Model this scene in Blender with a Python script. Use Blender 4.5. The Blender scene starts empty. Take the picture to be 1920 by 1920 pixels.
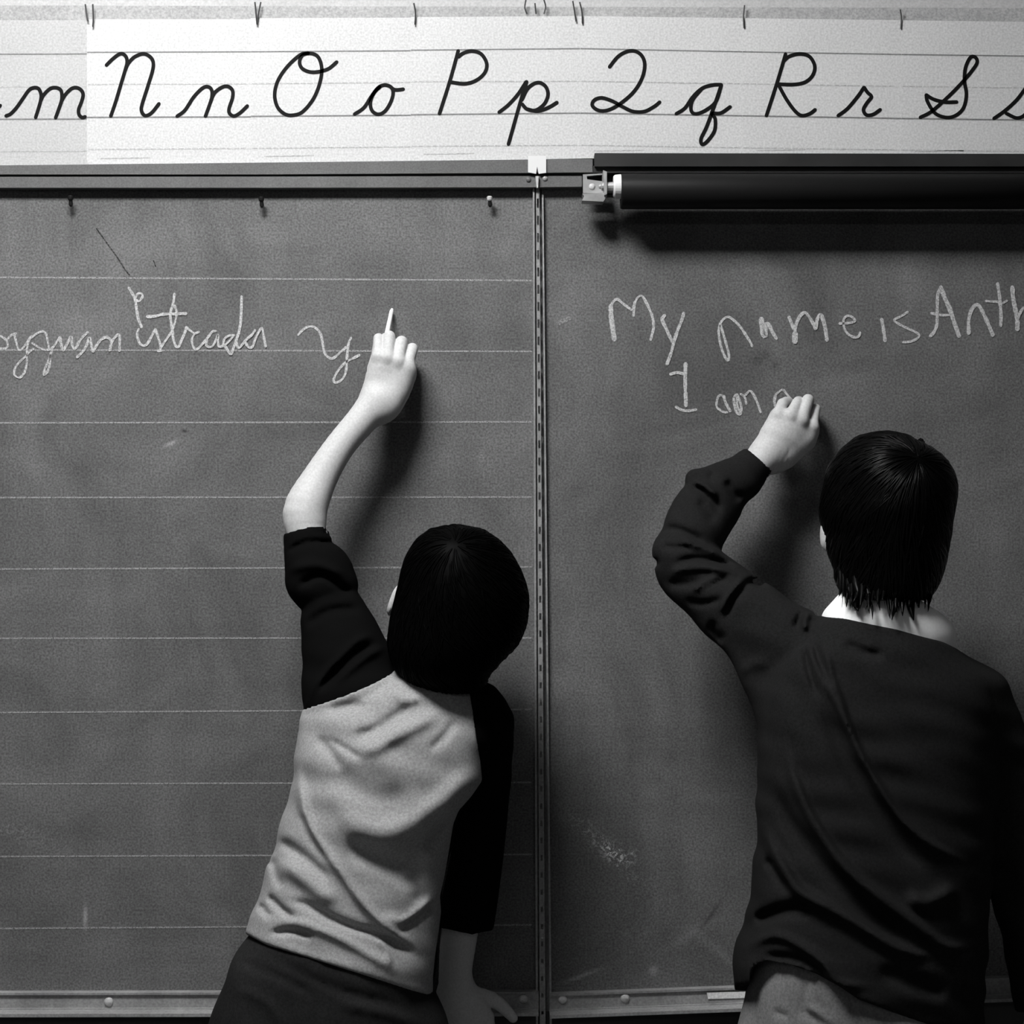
import bpy, math, random
import numpy as np
from mathutils import Vector

# ------------------------------------------------------------------ camera, world, light, exposure
SC = bpy.context.scene
COL = SC.collection
D, S, ZC = 2.40, 0.00075, 1.40          # camera distance to the board, metres per pixel on the board, eye height

cam = bpy.data.objects.new('camera', bpy.data.cameras.new('camera'))
cam.data.sensor_width = 36.0
cam.data.lens = 36.0 * D / (1920 * S)
cam.location = (0, -D, ZC)
cam.rotation_euler = (math.pi / 2, 0, 0)
cam.data.clip_start = 0.05
COL.objects.link(cam)
SC.camera = cam

w = bpy.data.worlds.new('world')
SC.world = w
w.use_nodes = True
w.node_tree.nodes['Background'].inputs[0].default_value = (0.5, 0.5, 0.5, 1)
w.node_tree.nodes['Background'].inputs[1].default_value = 0.0

LAMPS = [  # the classroom's ceiling lights, all out of the picture: name, x, y, length, width, strength, label
    ('front', -0.52, -1.06, 0.70, 0.40, 60.0, 'flat fluorescent ceiling light above the ruled chalkboard'),
    ('left', -0.75, -4.20, 1.20, 0.60, 3.0, 'flat fluorescent ceiling light deep in the room by the left wall'),
    ('right', 1.60, -4.20, 1.20, 0.60, 3.0, 'flat fluorescent ceiling light deep in the room by the right wall'),
]

vs = SC.view_settings
vs.view_transform = 'Standard'
vs.look = 'None'
vs.exposure = 0.1
vs.gamma = 1.0
vs.use_curve_mapping = False

rng = np.random.RandomState(7)
random.seed(7)


NEAR = None          # how far each boy stands from the slate: maps the sketched depths to the standing place


def P(px, py, Y):
    if NEAR is not None:
        Y = NEAR(Y)
    k = S * (D - Y) / D
    return np.array([(px - 960) * k, -Y, ZC - (py - 960) * k])


def R(r, Y):
    if NEAR is not None:
        Y = NEAR(Y)
    return r * S * (D - Y) / D


# ------------------------------------------------------------------ materials
def material(name, g, rough=0.8, spec=0.25, grain=0.0, gscale=340, cloud=0.0, cscale=6, metal=0.0, bump=0.0,
             bscale=900):
    m = bpy.data.materials.new(name)
    m.use_nodes = True
    nt = m.node_tree
    b = nt.nodes['Principled BSDF']
    b.inputs['Roughness'].default_value = rough
    b.inputs['Specular IOR Level'].default_value = spec
    b.inputs['Metallic'].default_value = metal
    b.inputs['Base Color'].default_value = (g, g, g, 1)
    if grain or cloud or bump:
        tc = nt.nodes.new('ShaderNodeTexCoord')
        out = None
        for amt, sc, det in ((grain, gscale, 1.0), (cloud, cscale, 5.0)):
            if not amt:
                continue
            n = nt.nodes.new('ShaderNodeTexNoise')
            n.inputs['Scale'].default_value = sc
            n.inputs['Detail'].default_value = det
            nt.links.new(tc.outputs['Object'], n.inputs['Vector'])
            r = nt.nodes.new('ShaderNodeMapRange')
            r.inputs[1].default_value = 0.25
            r.inputs[2].default_value = 0.75
            r.inputs[3].default_value = 1 - amt
            r.inputs[4].default_value = 1 + amt
            nt.links.new(n.outputs['Fac'], r.inputs[0])
            if out is None:
                out = r.outputs[0]
            else:
                mu = nt.nodes.new('ShaderNodeMath')
                mu.operation = 'MULTIPLY'
                nt.links.new(out, mu.inputs[0])
                nt.links.new(r.outputs[0], mu.inputs[1])
                out = mu.outputs[0]
        if out is not None:
            mu = nt.nodes.new('ShaderNodeMath')
            mu.operation = 'MULTIPLY'
            mu.inputs[1].default_value = g
            nt.links.new(out, mu.inputs[0])
            cb = nt.nodes.new('ShaderNodeCombineColor')
            for i in range(3):
                nt.links.new(mu.outputs[0], cb.inputs[i])
            nt.links.new(cb.outputs[0], b.inputs['Base Color'])
        if bump:
            n = nt.nodes.new('ShaderNodeTexNoise')
            n.inputs['Scale'].default_value = bscale
            n.inputs['Detail'].default_value = 2
            nt.links.new(tc.outputs['Object'], n.inputs['Vector'])
            bp = nt.nodes.new('ShaderNodeBump')
            bp.inputs['Strength'].default_value = bump
            bp.inputs['Distance'].default_value = 0.001
            nt.links.new(n.outputs['Fac'], bp.inputs['Height'])
            nt.links.new(bp.outputs[0], b.inputs['Normal'])
    return m


def board_material(name, base, patches):
    """dusty slate: wiped-chalk clouds, eraser streaks and a few chalk smears of their own shape"""
    m = bpy.data.materials.new(name)
    m.use_nodes = True
    nt = m.node_tree
    N, L = nt.nodes, nt.links
    b = N['Principled BSDF']
    b.inputs['Roughness'].default_value = 0.75
    b.inputs['Specular IOR Level'].default_value = 0.15
    geo = N.new('ShaderNodeNewGeometry')

    def math_(op, a, c):
        x = N.new('ShaderNodeMath')
        x.operation = op
        for i, v in enumerate((a, c)):
            if isinstance(v, (int, float)):
                x.inputs[i].default_value = v
            else:
                L.new(v, x.inputs[i])
        return x.outputs[0]

    def noise(scale, det, stretch=(1, 1, 1), rot=0.0, rough=0.55, dist=0.0):
        mp = N.new('ShaderNodeMapping')
        mp.inputs['Scale'].default_value = stretch
        mp.inputs['Rotation'].default_value = (0, rot, 0)
        L.new(geo.outputs['Position'], mp.inputs['Vector'])
        n = N.new('ShaderNodeTexNoise')
        n.inputs['Scale'].default_value = scale
        n.inputs['Detail'].default_value = det
        n.inputs['Roughness'].default_value = rough
        n.inputs['Distortion'].default_value = dist
        L.new(mp.outputs[0], n.inputs['Vector'])
        return n.outputs['Fac']

    def rng_(v, a, c, lo, hi):
        r = N.new('ShaderNodeMapRange')
        for i, q in enumerate((a, c, lo, hi)):
            r.inputs[i + 1].default_value = q
        L.new(v, r.inputs[0])
        return r.outputs[0]

    g = rng_(noise(5.0, 5, (1, 1, 1), 0.4, 0.62, 0.9), 0.3, 0.70, 0.75, 1.27)
    g = math_('MULTIPLY', g, rng_(noise(7.0, 4, (0.6, 1, 3.5), 0.35), 0.3, 0.7, 0.94, 1.07))
    g = math_('MULTIPLY', g, rng_(noise(7.0, 4, (3.5, 1, 0.6), -0.15), 0.3, 0.7, 0.94, 1.07))
    g = math_('MULTIPLY', g, rng_(noise(340, 2.0), 0.28, 0.72, 0.60, 1.40))
    sep = N.new('ShaderNodeSeparateXYZ')
    L.new(geo.outputs['Position'], sep.inputs[0])
    fine = noise(130, 4, (1, 1, 1), 0.6, 0.75, 1.5)
    for (px, py, rx, ry, ang, amt, gritty) in patches:
        c = P(px, py, 0)
        dx = math_('SUBTRACT', sep.outputs['X'], float(c[0]))
        dz = math_('SUBTRACT', sep.outputs['Z'], float(c[2]))
        ca, sa = math.cos(ang), math.sin(ang)
        u = math_('DIVIDE', math_('ADD', math_('MULTIPLY', dx, ca), math_('MULTIPLY', dz, sa)), rx * S)
        v = math_('DIVIDE', math_('SUBTRACT', math_('MULTIPLY', dz, ca), math_('MULTIPLY', dx, sa)), ry * S)
        q = math_('ADD', math_('MULTIPLY', u, u), math_('MULTIPLY', v, v))
        e = math_('POWER', 2.718, math_('MULTIPLY', q, -1.0))
        if gritty:
            e = math_('MULTIPLY', e, rng_(fine, 0.48, 0.66, 0.0, 1.0))
        g = math_('MULTIPLY', g, math_('ADD', math_('MULTIPLY', e, amt), 1.0))
    g = math_('MULTIPLY', g, base)
    cb = N.new('ShaderNodeCombineColor')
    for i in range(3):
        L.new(g, cb.inputs[i])
    L.new(cb.outputs[0], b.inputs['Base Color'])
    return m


def chalk_material(name, g, cover):
    """chalk dust dragged over the slate: grains with slate showing between them"""
    m = bpy.data.materials.new(name)
    m.use_nodes = True
    nt = m.node_tree
    N, L = nt.nodes, nt.links
    b = N['Principled BSDF']
    b.inputs['Base Color'].default_value = (g, g, g, 1)
    b.inputs['Roughness'].default_value = 0.95
    b.inputs['Specular IOR Level'].default_value = 0.05
    geo = N.new('ShaderNodeNewGeometry')
    n = N.new('ShaderNodeTexNoise')
    n.inputs['Scale'].default_value = 520
    n.inputs['Detail'].default_value = 2
    L.new(geo.outputs['Position'], n.inputs['Vector'])
    r = N.new('ShaderNodeMapRange')
    r.inputs[1].default_value = 0.36
    r.inputs[2].default_value = 0.60
    r.inputs[3].default_value = max(0.0, cover - 0.35)
    r.inputs[4].default_value = min(1.0, cover + 0.25)
    L.new(n.outputs['Fac'], r.inputs[0])
    L.new(r.outputs[0], b.inputs['Alpha'])
    return m


M = {}
M['wall'] = material('painted_wall', 0.48, 0.8, grain=0.12, cloud=0.06)
M['strip'] = material('tack_strip', 0.40, 0.9, grain=0.22, gscale=340, cloud=0.08, cscale=12)
M['floor'] = material('floor_tile', 0.12, 0.5, cloud=0.1)
M['roomwall'] = material('room_wall', 0.16, 0.9)
M['ceiling'] = material('ceiling_paint', 0.30, 0.9)
M['darkwall'] = material('dark_panel', 0.06, 0.6, spec=0.1)
M['card'] = material('white_card', 0.62, 0.85, spec=0.1, grain=0.15, gscale=340, cloud=0.04, cscale=9)
M['card2'] = material('yellowed_card', 0.50, 0.85, spec=0.1, grain=0.15, gscale=340, cloud=0.04, cscale=9)
M['ink'] = material('black_ink', 0.006, 0.6, spec=0.1)
M['print'] = material('grey_print', 0.22, 0.8, grain=0.25, gscale=300)
M['print_light'] = material('pale_print', 0.48, 0.8, grain=0.25, gscale=300)
M['rail'] = material('dull_rail', 0.13, 0.6, spec=0.25, grain=0.18, gscale=450, cloud=0.12, cscale=20)
M['alu'] = material('worn_aluminium', 0.32, 0.45, spec=0.5, metal=0.15, grain=0.2, gscale=300, cloud=0.25, cscale=25)
M['alu_dull'] = material('dull_aluminium', 0.13, 0.55, spec=0.4, metal=0.3, grain=0.2, gscale=300, cloud=0.3, cscale=25)
M['alu_bright'] = material('bright_aluminium', 0.55, 0.4, spec=0.5, metal=0.0, grain=0.15, gscale=300, cloud=0.15)
M['paper'] = material('white_paper', 0.75, 0.9, spec=0.1)
M['rollmap'] = material('black_roller_cloth', 0.010, 0.5, spec=0.12, grain=0.1)
M['mapboard'] = material('dark_stained_board', 0.022, 0.55, spec=0.3, cloud=0.3, cscale=20)
M['bracket'] = material('bracket_steel', 0.36, 0.45, spec=0.5, metal=0.3, cloud=0.25, cscale=60)
M['cap'] = material('white_cap', 0.8, 0.5, spec=0.3)
M['pin_dark'] = material('dark_pin', 0.01, 0.4, spec=0.3)
M['pin_light'] = material('pale_pin', 0.55, 0.4, spec=0.4)
M['wire'] = material('dark_wire', 0.05, 0.5, spec=0.3)
M['rail_patch'] = material('pale_rail_patch', 0.85, 0.7, grain=0.15)
M['skin'] = material('skin', 0.56, 0.55, spec=0.25, grain=0.10, gscale=340, cloud=0.04, cscale=25, bump=0.12, bscale=500)
M['nail'] = material('nail', 0.55, 0.35, spec=0.4)
M['hair'] = material('black_hair', 0.0015, 0.32, spec=0.07)
M['hair_a'] = material('soft_black_hair', 0.001, 0.5, spec=0.025)
M['tee'] = material('heather_jersey', 0.32, 0.95, spec=0.05, grain=0.20, gscale=340, bump=0.2, bscale=700)
M['raglan'] = material('black_jersey', 0.0042, 0.95, spec=0.02, bump=0.2, bscale=700)
M['sweater'] = material('charcoal_knit', 0.0135, 0.95, spec=0.06, grain=0.25, gscale=340, bump=0.3, bscale=700)
M['jeans_dark'] = material('dark_denim', 0.018, 0.9, spec=0.05, grain=0.25, gscale=340, cloud=0.3, cscale=14, bump=0.2)
M['jeans'] = material('faded_denim', 0.17, 0.9, spec=0.05, grain=0.22, gscale=340, cloud=0.25, cscale=16, bump=0.2)
M['collar'] = material('white_cotton', 0.95, 0.85, spec=0.1, grain=0.04)
M['shoe'] = material('shoe_leather', 0.02, 0.5, spec=0.3)
M['sole'] = material('shoe_sole', 0.35, 0.8)
M['eye'] = material('eye_white', 0.7, 0.3)
M['chalk'] = chalk_material('chalk_line', 0.62, 0.88)
M['chalk_thin'] = chalk_material('chalk_line_thin', 0.60, 0.80)
M['rule'] = chalk_material('ruled_paint', 0.38, 0.80)
M['smear'] = chalk_material('chalk_smear', 0.40, 0.42)
M['scratch'] = chalk_material('dark_scratch', 0.035, 0.6)
M['stick'] = material('chalk_stick', 0.82, 0.95, spec=0.05)
M['housing'] = material('lamp_housing', 0.6, 0.5)
M['board_l'] = board_material('slate_ruled', 0.142, [
    (190, 470, 150, 60, 0.2, 0.16, 0), (430, 440, 120, 50, 0.1, 0.12, 0), (800, 470, 140, 60, -0.2, 0.12, 0),
    (60, 1570, 90, 30, -0.3, 0.30, 1), (30, 1560, 50, 14, -0.2, 0.5, 1),
    (900, 1450, 60, 120, 0.5, 0.2, 1), (160, 1720, 4, 22, 0.0, 1.2, 0),
    (320, 832, 12, 4, 0.4, 1.0, 0), (346, 808, 5, 3, -0.4, -0.7, 0), (902, 858, 5, 20, -0.3, 0.9, 1)])
M['board_r'] = board_material('slate_plain', 0.134, [
    (1080, 520, 70, 60, 0.4, 0.25, 0), (1130, 1585, 75, 16, -0.75, 2.4, 1), (1165, 1600, 26, 14, -0.2, 2.8, 1),
    (1250, 1700, 160, 110, 0.5, 0.28, 1), (1090, 1830, 34, 4, 0.35, 1.0, 0),
    (1290, 1755, 60, 10, 0.5, 0.35, 0), (1355, 1790, 60, 9, -0.7, 0.4, 0), (1225, 1820, 8, 8, 0, 0.9, 0),
    (1060, 680, 26, 120, 0.05, 0.16, 1), (1330, 1720, 40, 3, 0.95, -0.4, 0), (1420, 675, 10, 12, 0, -0.28, 0),
    (1436, 665, 9, 12, 0, -0.30, 0), (1454, 684, 11, 10, 0, -0.28, 0), (1095, 1830, 20, 60, 0, 0.15, 1)])

# ------------------------------------------------------------------ object helpers
ORG = {}


def link(o, parent=None, label=None, cat=None, group=None, kind=None):
    COL.objects.link(o)
    if parent is not None:
        o.parent = parent
    if label:
        o['label'] = label
    if cat:
        o['category'] = cat
    if group:
        o['group'] = group
    if kind:
        o['kind'] = kind
    return o


def empty(name, org, **kw):
    o = bpy.data.objects.new(name, None)
    o.location = org
    o.empty_display_size = 0.05
    link(o, **kw)
    ORG[o.name] = np.array(org, float)
    return o


def make(name, V, F, mat, parent=None, smooth=False, org=None, **kw):
    """one mesh object from vertices in world coordinates"""
    V = np.asarray(V, float)
    if org is None:
        if parent is not None:
            org = ORG[parent.name]
        else:
            lo, hi = V.min(0), V.max(0)
            org = np.array([(lo[0] + hi[0]) / 2, (lo[1] + hi[1]) / 2, lo[2]])
    org = np.asarray(org, float)
    me = bpy.data.meshes.new(name)
    if isinstance(F, np.ndarray):
        n = len(F)
        me.vertices.add(len(V))
        me.vertices.foreach_set('co', (V - org).astype(np.float32).ravel())
        k = F.shape[1]
        me.loops.add(n * k)
        me.polygons.add(n)
        me.loops.foreach_set('vertex_index', F.astype(np.int32).ravel())
        me.polygons.foreach_set('loop_start', np.arange(0, n * k, k, dtype=np.int32))
        me.update(calc_edges=True)
        me.validate()
    else:
        me.from_pydata((V - org).tolist(), [], F)
        me.update()
    if smooth:
        me.polygons.foreach_set('use_smooth', np.ones(len(me.polygons), bool))
    me.materials.append(M[mat] if isinstance(mat, str) else mat)
    o = bpy.data.objects.new(name, me)
    if parent is None:
        o.location = org
    else:
        o.location = org - ORG[parent.name]
    link(o, parent, **kw)
    ORG[o.name] = org
    return o


class MB:
    """collects shapes into one mesh"""

    def __init__(s):
        s.V, s.F = [], []

    def add(s, V, F):
        b = len(s.V)
        s.V += [tuple(v) for v in V]
        s.F += [[i + b for i in f] for f in F]
        return s

    def prism(s, pts, Yf, th):
        """pixel outline (clockwise on the picture) at distance Yf from the slate, extruded back by th metres"""
        f = [P(x, y, Yf) for x, y in pts]
        n = len(f)
        bk = [v + np.array([0, th, 0]) for v in f]
        F = [list(range(n - 1, -1, -1)), list(range(n, 2 * n))]
        F += [[i, (i + 1) % n, n + (i + 1) % n, n + i] for i in range(n)]
        return s.add(f + bk, F)

    def box(s, lo, hi):
        x0, y0, z0 = lo
        x1, y1, z1 = hi
        V = [(x0, y0, z0), (x1, y0, z0), (x1, y1, z0), (x0, y1, z0), (x0, y0, z1), (x1, y0, z1), (x1, y1, z1), (x0, y1, z1)]
        return s.add(V, [[0, 3, 2, 1], [4, 5, 6, 7], [0, 1, 5, 4], [1, 2, 6, 5], [2, 3, 7, 6], [3, 0, 4, 7]])

    def tube(s, pts, rad, n=8):
        pts = [np.asarray(p, float) for p in pts]
        if not hasattr(rad, '__len__'):
            rad = [rad] * len(pts)
        V, F = [], []
        up = np.array([0.31, 0.52, 0.79])
        for i, p in enumerate(pts):
            t = pts[min(i + 1, len(pts) - 1)] - pts[max(i - 1, 0)]
            t = t / (np.linalg.norm(t) + 1e-9)
            a = np.cross(t, up)
            if np.linalg.norm(a) < 0.05:
                a = np.cross(t, [1, 0, 0])
            a /= np.linalg.norm(a)
            b = np.cross(t, a)
            for j in range(n):
                q = 2 * math.pi * j / n
                V.append(p + rad[i] * (a * math.cos(q) + b * math.sin(q)))
        for i in range(len(pts) - 1):
            for j in range(n):
                k = (j + 1) % n
                F.append([i * n + j, i * n + k, (i + 1) * n + k, (i + 1) * n + j])
        F.append(list(range(n - 1, -1, -1)))
        F.append([(len(pts) - 1) * n + j for j in range(n)])
        return s.add(V, F)

    def build(s, name, mat, parent=None, **kw):
        return make(name, s.V, s.F, mat, parent, **kw)


def catmull(pts, step=3.0):
    p = np.array(pts, float)
    if len(p) < 3:
        n = max(2, int(np.linalg.norm(p[-1] - p[0]) / step) + 1)
        t = np.linspace(0, 1, n)[:, None]
        return p[0] * (1 - t) + p[-1] * t
    q = np.vstack([2 * p[0] - p[1], p, 2 * p[-1] - p[-2]])
    out = []
    for i in range(1, len(q) - 2):
        n = max(2, int(np.linalg.norm(q[i + 1] - q[i]) / step))
        for t in np.linspace(0, 1, n, endpoint=False):
            a = 2 * q[i]
            b = q[i + 1] - q[i - 1]
            c = 2 * q[i - 1] - 5 * q[i] + 4 * q[i + 1] - q[i + 2]
            d = -q[i - 1] + 3 * q[i] - 3 * q[i + 1] + q[i + 2]
            out.append(0.5 * (a + b * t + c * t * t + d * t ** 3))
    out.append(p[-1])
    return np.array(out)


def ribbon(mb, pts, wpx, Y, step=2.5, jitter=0.0, closed_caps=True):
    """a flat stroke lying on a surface: pixel path, pixel width"""
    c = catmull(pts, step)
    n = len(c)
    t = np.gradient(c, axis=0)
    t /= np.linalg.norm(t, axis=1)[:, None] + 1e-9
    nor = np.stack([-t[:, 1], t[:, 0]], 1)
    ww = np.full(n, wpx / 2.0)
    if jitter:
        j = rng.normal(0, jitter, n)
        j = np.convolve(j, np.ones(3) / 3, 'same')
        ww = ww * (1 + j)
    if closed_caps:
        ext0 = c[0] - t[0] * wpx * 0.38
        ext1 = c[-1] + t[-1] * wpx * 0.38
        c = np.vstack([ext0, c, ext1])
        nor = np.vstack([nor[0], nor, nor[-1]])
        ww = np.concatenate([[wpx * 0.22], ww, [wpx * 0.22]])
        n += 2
    a = c + nor * ww[:, None]
    b = c - nor * ww[:, None]
    V = [P(x, y, Y) for x, y in a] + [P(x, y, Y) for x, y in b]
    F = [[i, i + 1, n + i + 1, n + i] for i in range(n - 1)]
    mb.add(V, F)


def screw_head(px, py, Y, rpx, parent, mat='alu_bright', name='screw'):
    c = P(px, py, Y)
    r = R(rpx, Y)
    V, F = [], []
    prof = [(1.0, 0.0), (1.0, 0.18), (0.75, 0.42), (0.35, 0.55)]
    n = 12
    for a, h in prof:
        for j in range(n):
            q = 2 * math.pi * j / n
            V.append(c + np.array([a * r * math.cos(q), -h * r, a * r * math.sin(q)]))
    for i in range(len(prof) - 1):
        for j in range(n):
            k = (j + 1) % n
            F.append([i * n + j, i * n + k, (i + 1) * n + k, (i + 1) * n + j])
    F.append([(len(prof) - 1) * n + j for j in range(n)])
    o = make(name, V, F, mat, parent, smooth=True)
    s = MB()
    s.box(c + np.array([-0.55 * r, -0.58 * r, -0.1 * r]), c + np.array([0.55 * r, -0.5 * r, 0.1 * r]))
    s.build('slot', mat, o)
    return o


# ------------------------------------------------------------------ the room
XW, YB, ZT = 3.4, -7.0, 3.0


def slab(name, lo, hi, mat, **kw):
    return MB().box(lo, hi).build(name, mat, kind='structure', **kw)


slab('floor', (-XW, YB, -0.1), (XW, 0.2, 0.0), 'floor')
slab('ceiling', (-XW, YB, ZT), (XW, 0.2, ZT + 0.1), 'ceiling')
slab('wall_front', (-XW, 0.014, 0.0), (XW, 0.2, ZT), 'wall')
slab('wall_right', (XW, YB, 0.0), (XW + 0.12, 0.2, ZT), 'roomwall')
slab('wall_back', (-XW, YB - 0.12, 0.0), (XW, YB, ZT), 'roomwall')
slab('wall_left', (-XW - 0.12, YB, 0.0), (-XW, 0.2, ZT), 'roomwall')
# ceiling fixtures
for side_, lx, ly, ll, lw, ls, lab in LAMPS:
    lm = bpy.data.materials.new('lamp_diffuser')
    lm.use_nodes = True
    lb = lm.node_tree.nodes['Principled BSDF']
    lb.inputs['Emission Color'].default_value = (1, 1, 1, 1)
    lb.inputs['Emission Strength'].default_value = ls
    e = empty('ceiling_light_%s_offscreen' % side_, (lx, ly, ZT - 0.12), cat='lamp', group='ceiling lights', label=lab)
    h = MB()
    h.box((lx - ll / 2 - 0.03, ly - lw / 2 - 0.03, ZT - 0.10), (lx + ll / 2 + 0.03, ly + lw / 2 + 0.03, ZT))
    h.build('housing', 'housing', e)
    MB().box((lx - ll / 2, ly - lw / 2, ZT - 0.12), (lx + ll / 2, ly + lw / 2, ZT - 0.10)).build('diffuser_%s_offscreen' % side_, lm, e)
# dark panelling below the board
slab('trim_1', (-XW, 0.004, 0.0), (XW, 0.014, float(P(0, 1900, 0)[2])), 'darkwall')
# pale tack strip above the cards
MB().prism([(-400, 9), (2320, 16), (2320, 60), (-400, 60)], 0.000, 0.014).build('trim_2', 'strip', kind='structure')

MB().prism([(1113, 290), (2330, 290), (2330, 362), (1113, 362)], -0.0005, 0.0135).build('trim_3', 'darkwall', kind='structure')

# ------------------------------------------------------------------ chalkboards
board_l = empty('chalkboard', P(300, 1890, 0), cat='chalkboard',
                label='ruled chalkboard panel with cursive chalk writing behind the boy in pale tee')
MB().prism([(-420, 353), (500, 352.5), (1001, 351.5), (1008, 1860.2), (-420, 1862)], 0.0, 0.013).build('writing_surface', 'board_l', board_l)
board_r = empty('chalkboard', P(1600, 1890, 0), cat='chalkboard',
                label='plain chalkboard panel with printed chalk sentence behind the boy in dark sweater')
MB().prism([(1016, 351.5), (1092, 351), (1092, 365), (2340, 364), (2340, 1816), (1030, 1864)], 0.0, 0.013).build('writing_surface', 'board_r', board_r)

for y0, y1 in [(520, 526), (656, 659), (793, 791), (933, 932), (1067, 1063), (1197, 1196), (1336, 1330), (1470, 1467),
               (1606, 1602), (1741, 1734)]:
    m_ = MB()
    dy = (y1 - y0) / 1000.0
    ribbon(m_, [(-400, y0 - 400 * dy), (0, y0), (500, (y0 + y1) / 2), (996, y1)], 3.0, 0.0004, 14, 0.12)
    m_.build('ruled_line', 'rule', board_l)


def writing(name, parent, origin, strokes, k=6.857, Y=0.0008, label=None, mat='chalk'):
    m_ = MB()
    for i, (wd, pts) in enumerate(strokes):
        ribbon(m_, [(origin[0] + x / k, origin[1] + y / k) for x, y in pts], wd, Y + 0.00004 * i, 2.0, 0.16)
    o = m_.build(name, mat, parent)
    if label:
        o['label'] = label


# cursive line on the ruled panel
writing('chalk_word', board_l, (0, 520), [
    (4, [(-60, 880), (-20, 770), (0, 755), (50, 780), (92, 830), (95, 890), (60, 915), (-20, 915)]),
    (4, [(92, 795), (150, 740), (205, 722)]),
    (4, [(185, 735), (200, 800), (225, 890), (250, 940), (300, 900), (345, 840), (380, 780), (405, 755)]),
    (4, [(395, 765), (358, 850), (345, 950), (345, 1090), (320, 1210), (270, 1280), (225, 1285), (185, 1250), (188, 1180),
         (240, 1100), (325, 1020), (380, 955), (430, 920)]),
    (4, [(405, 775), (470, 725), (540, 695), (585, 715), (605, 770), (617, 850), (635, 930)]),
    (4, [(415, 845), (480, 890), (560, 930), (620, 930), (680, 900), (730, 830), (770, 765)]),
    (4.5, [(668, 930), (645, 1020), (640, 1120), (610, 1210), (565, 1255), (580, 1170), (620, 1080), (650, 1000)]),
    (5, [(770, 765), (785, 850), (812, 935), (860, 860), (915, 765), (925, 850), (950, 915), (985, 900)]),
    (5, [(985, 900), (1010, 840), (1060, 770), (1130, 705)]),
    (5, [(990, 1025), (1060, 960), (1110, 880), (1150, 780), (1170, 850), (1195, 955)]),
    (5, [(1195, 955), (1240, 880), (1300, 800), (1370, 770), (1420, 800), (1430, 850), (1410, 940)]),
    (5, [(1430, 850), (1470, 780), (1520, 735), (1540, 770), (1535, 945)])], label='cursive word oyguan in white chalk',
    mat='chalk_thin')
writing('chalk_word', board_l, (230, 520), [
    (5, [(80, 135), (130, 220), (162, 290), (175, 380), (190, 480), (210, 560), (245, 640)]),
    (4, [(165, 262), (190, 215), (235, 205), (257, 235), (240, 275), (205, 307), (168, 285)]),
    (4.5, [(205, 665), (185, 720), (200, 800), (225, 855), (275, 880), (320, 850), (370, 760), (420, 665)]),
    (4.5, [(420, 665), (445, 740), (480, 850), (490, 930)]),
    (5, [(455, 945), (500, 940)]),
    (4.5, [(490, 900), (560, 800), (635, 690)]),
    (5, [(665, 210), (655, 300), (640, 370), (612, 470), (625, 590), (640, 690), (650, 780), (680, 880), (720, 890),
         (760, 800), (800, 710), (815, 640)]),
    (4, [(665, 360), (695, 450), (675, 570), (645, 660)]),
    (5.5, [(315, 505), (420, 498), (520, 475), (660, 470), (815, 465)]),
    (4.5, [(815, 640), (870, 685), (925, 720), (980, 700)]),
    (4.5, [(925, 720), (892, 790), (900, 870), (930, 920), (970, 915), (1030, 850)]),
    (4.5, [(1030, 850), (1090, 780), (1150, 700), (1195, 690)]),
    (4.5, [(1085, 810), (1075, 870), (1110, 895), (1160, 880), (1200, 800), (1225, 735), (1225, 820), (1240, 890), (1290, 880)]),
    (4.5, [(1290, 880), (1310, 790), (1370, 750), (1430, 745)]),
    (4, [(1290, 890), (1360, 830), (1420, 760)]),
    (5, [(1320, 890), (1390, 985), (1430, 890), (1470, 780), (1505, 650), (1522, 500), (1530, 245)]),
    (5, [(1528, 380), (1520, 560), (1490, 740)]),
    (4.5, [(1460, 830), (1490, 910), (1540, 860)]),
    (4.5, [(1540, 860), (1600, 790), (1660, 740), (1700, 680)]),
    (4.5, [(1580, 840), (1620, 900), (1670, 890), (1700, 810), (1740, 720), (1790, 650), (1810, 740), (1838, 890)])],
    label='cursive word Estrada in white chalk')
writing('chalk_letter', board_l, (530, 560), [
    (4.6, [(200, 465), (260, 400), (330, 360), (390, 360), (450, 400), (490, 460), (510, 550), (530, 660), (560, 730),
           (625, 770), (680, 745), (750, 680), (820, 620)]),
    (4.6, [(880, 500), (850, 570), (835, 670), (825, 780), (820, 880), (800, 980), (750, 1050), (680, 1080), (655, 1050),
           (680, 980), (740, 890), (820, 810), (900, 770), (985, 725)])], label='cursive letter y in white chalk')
for wd_, sc_ in ((2.2, [(790, 300), (870, 410), (960, 535), (1020, 630), (1060, 680)]), (2, [(1255, 560), (1275, 610)])):
    writing('scratch', board_l, (0, 360), [(wd_, sc_)], k=4.364, mat='scratch')
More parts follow.
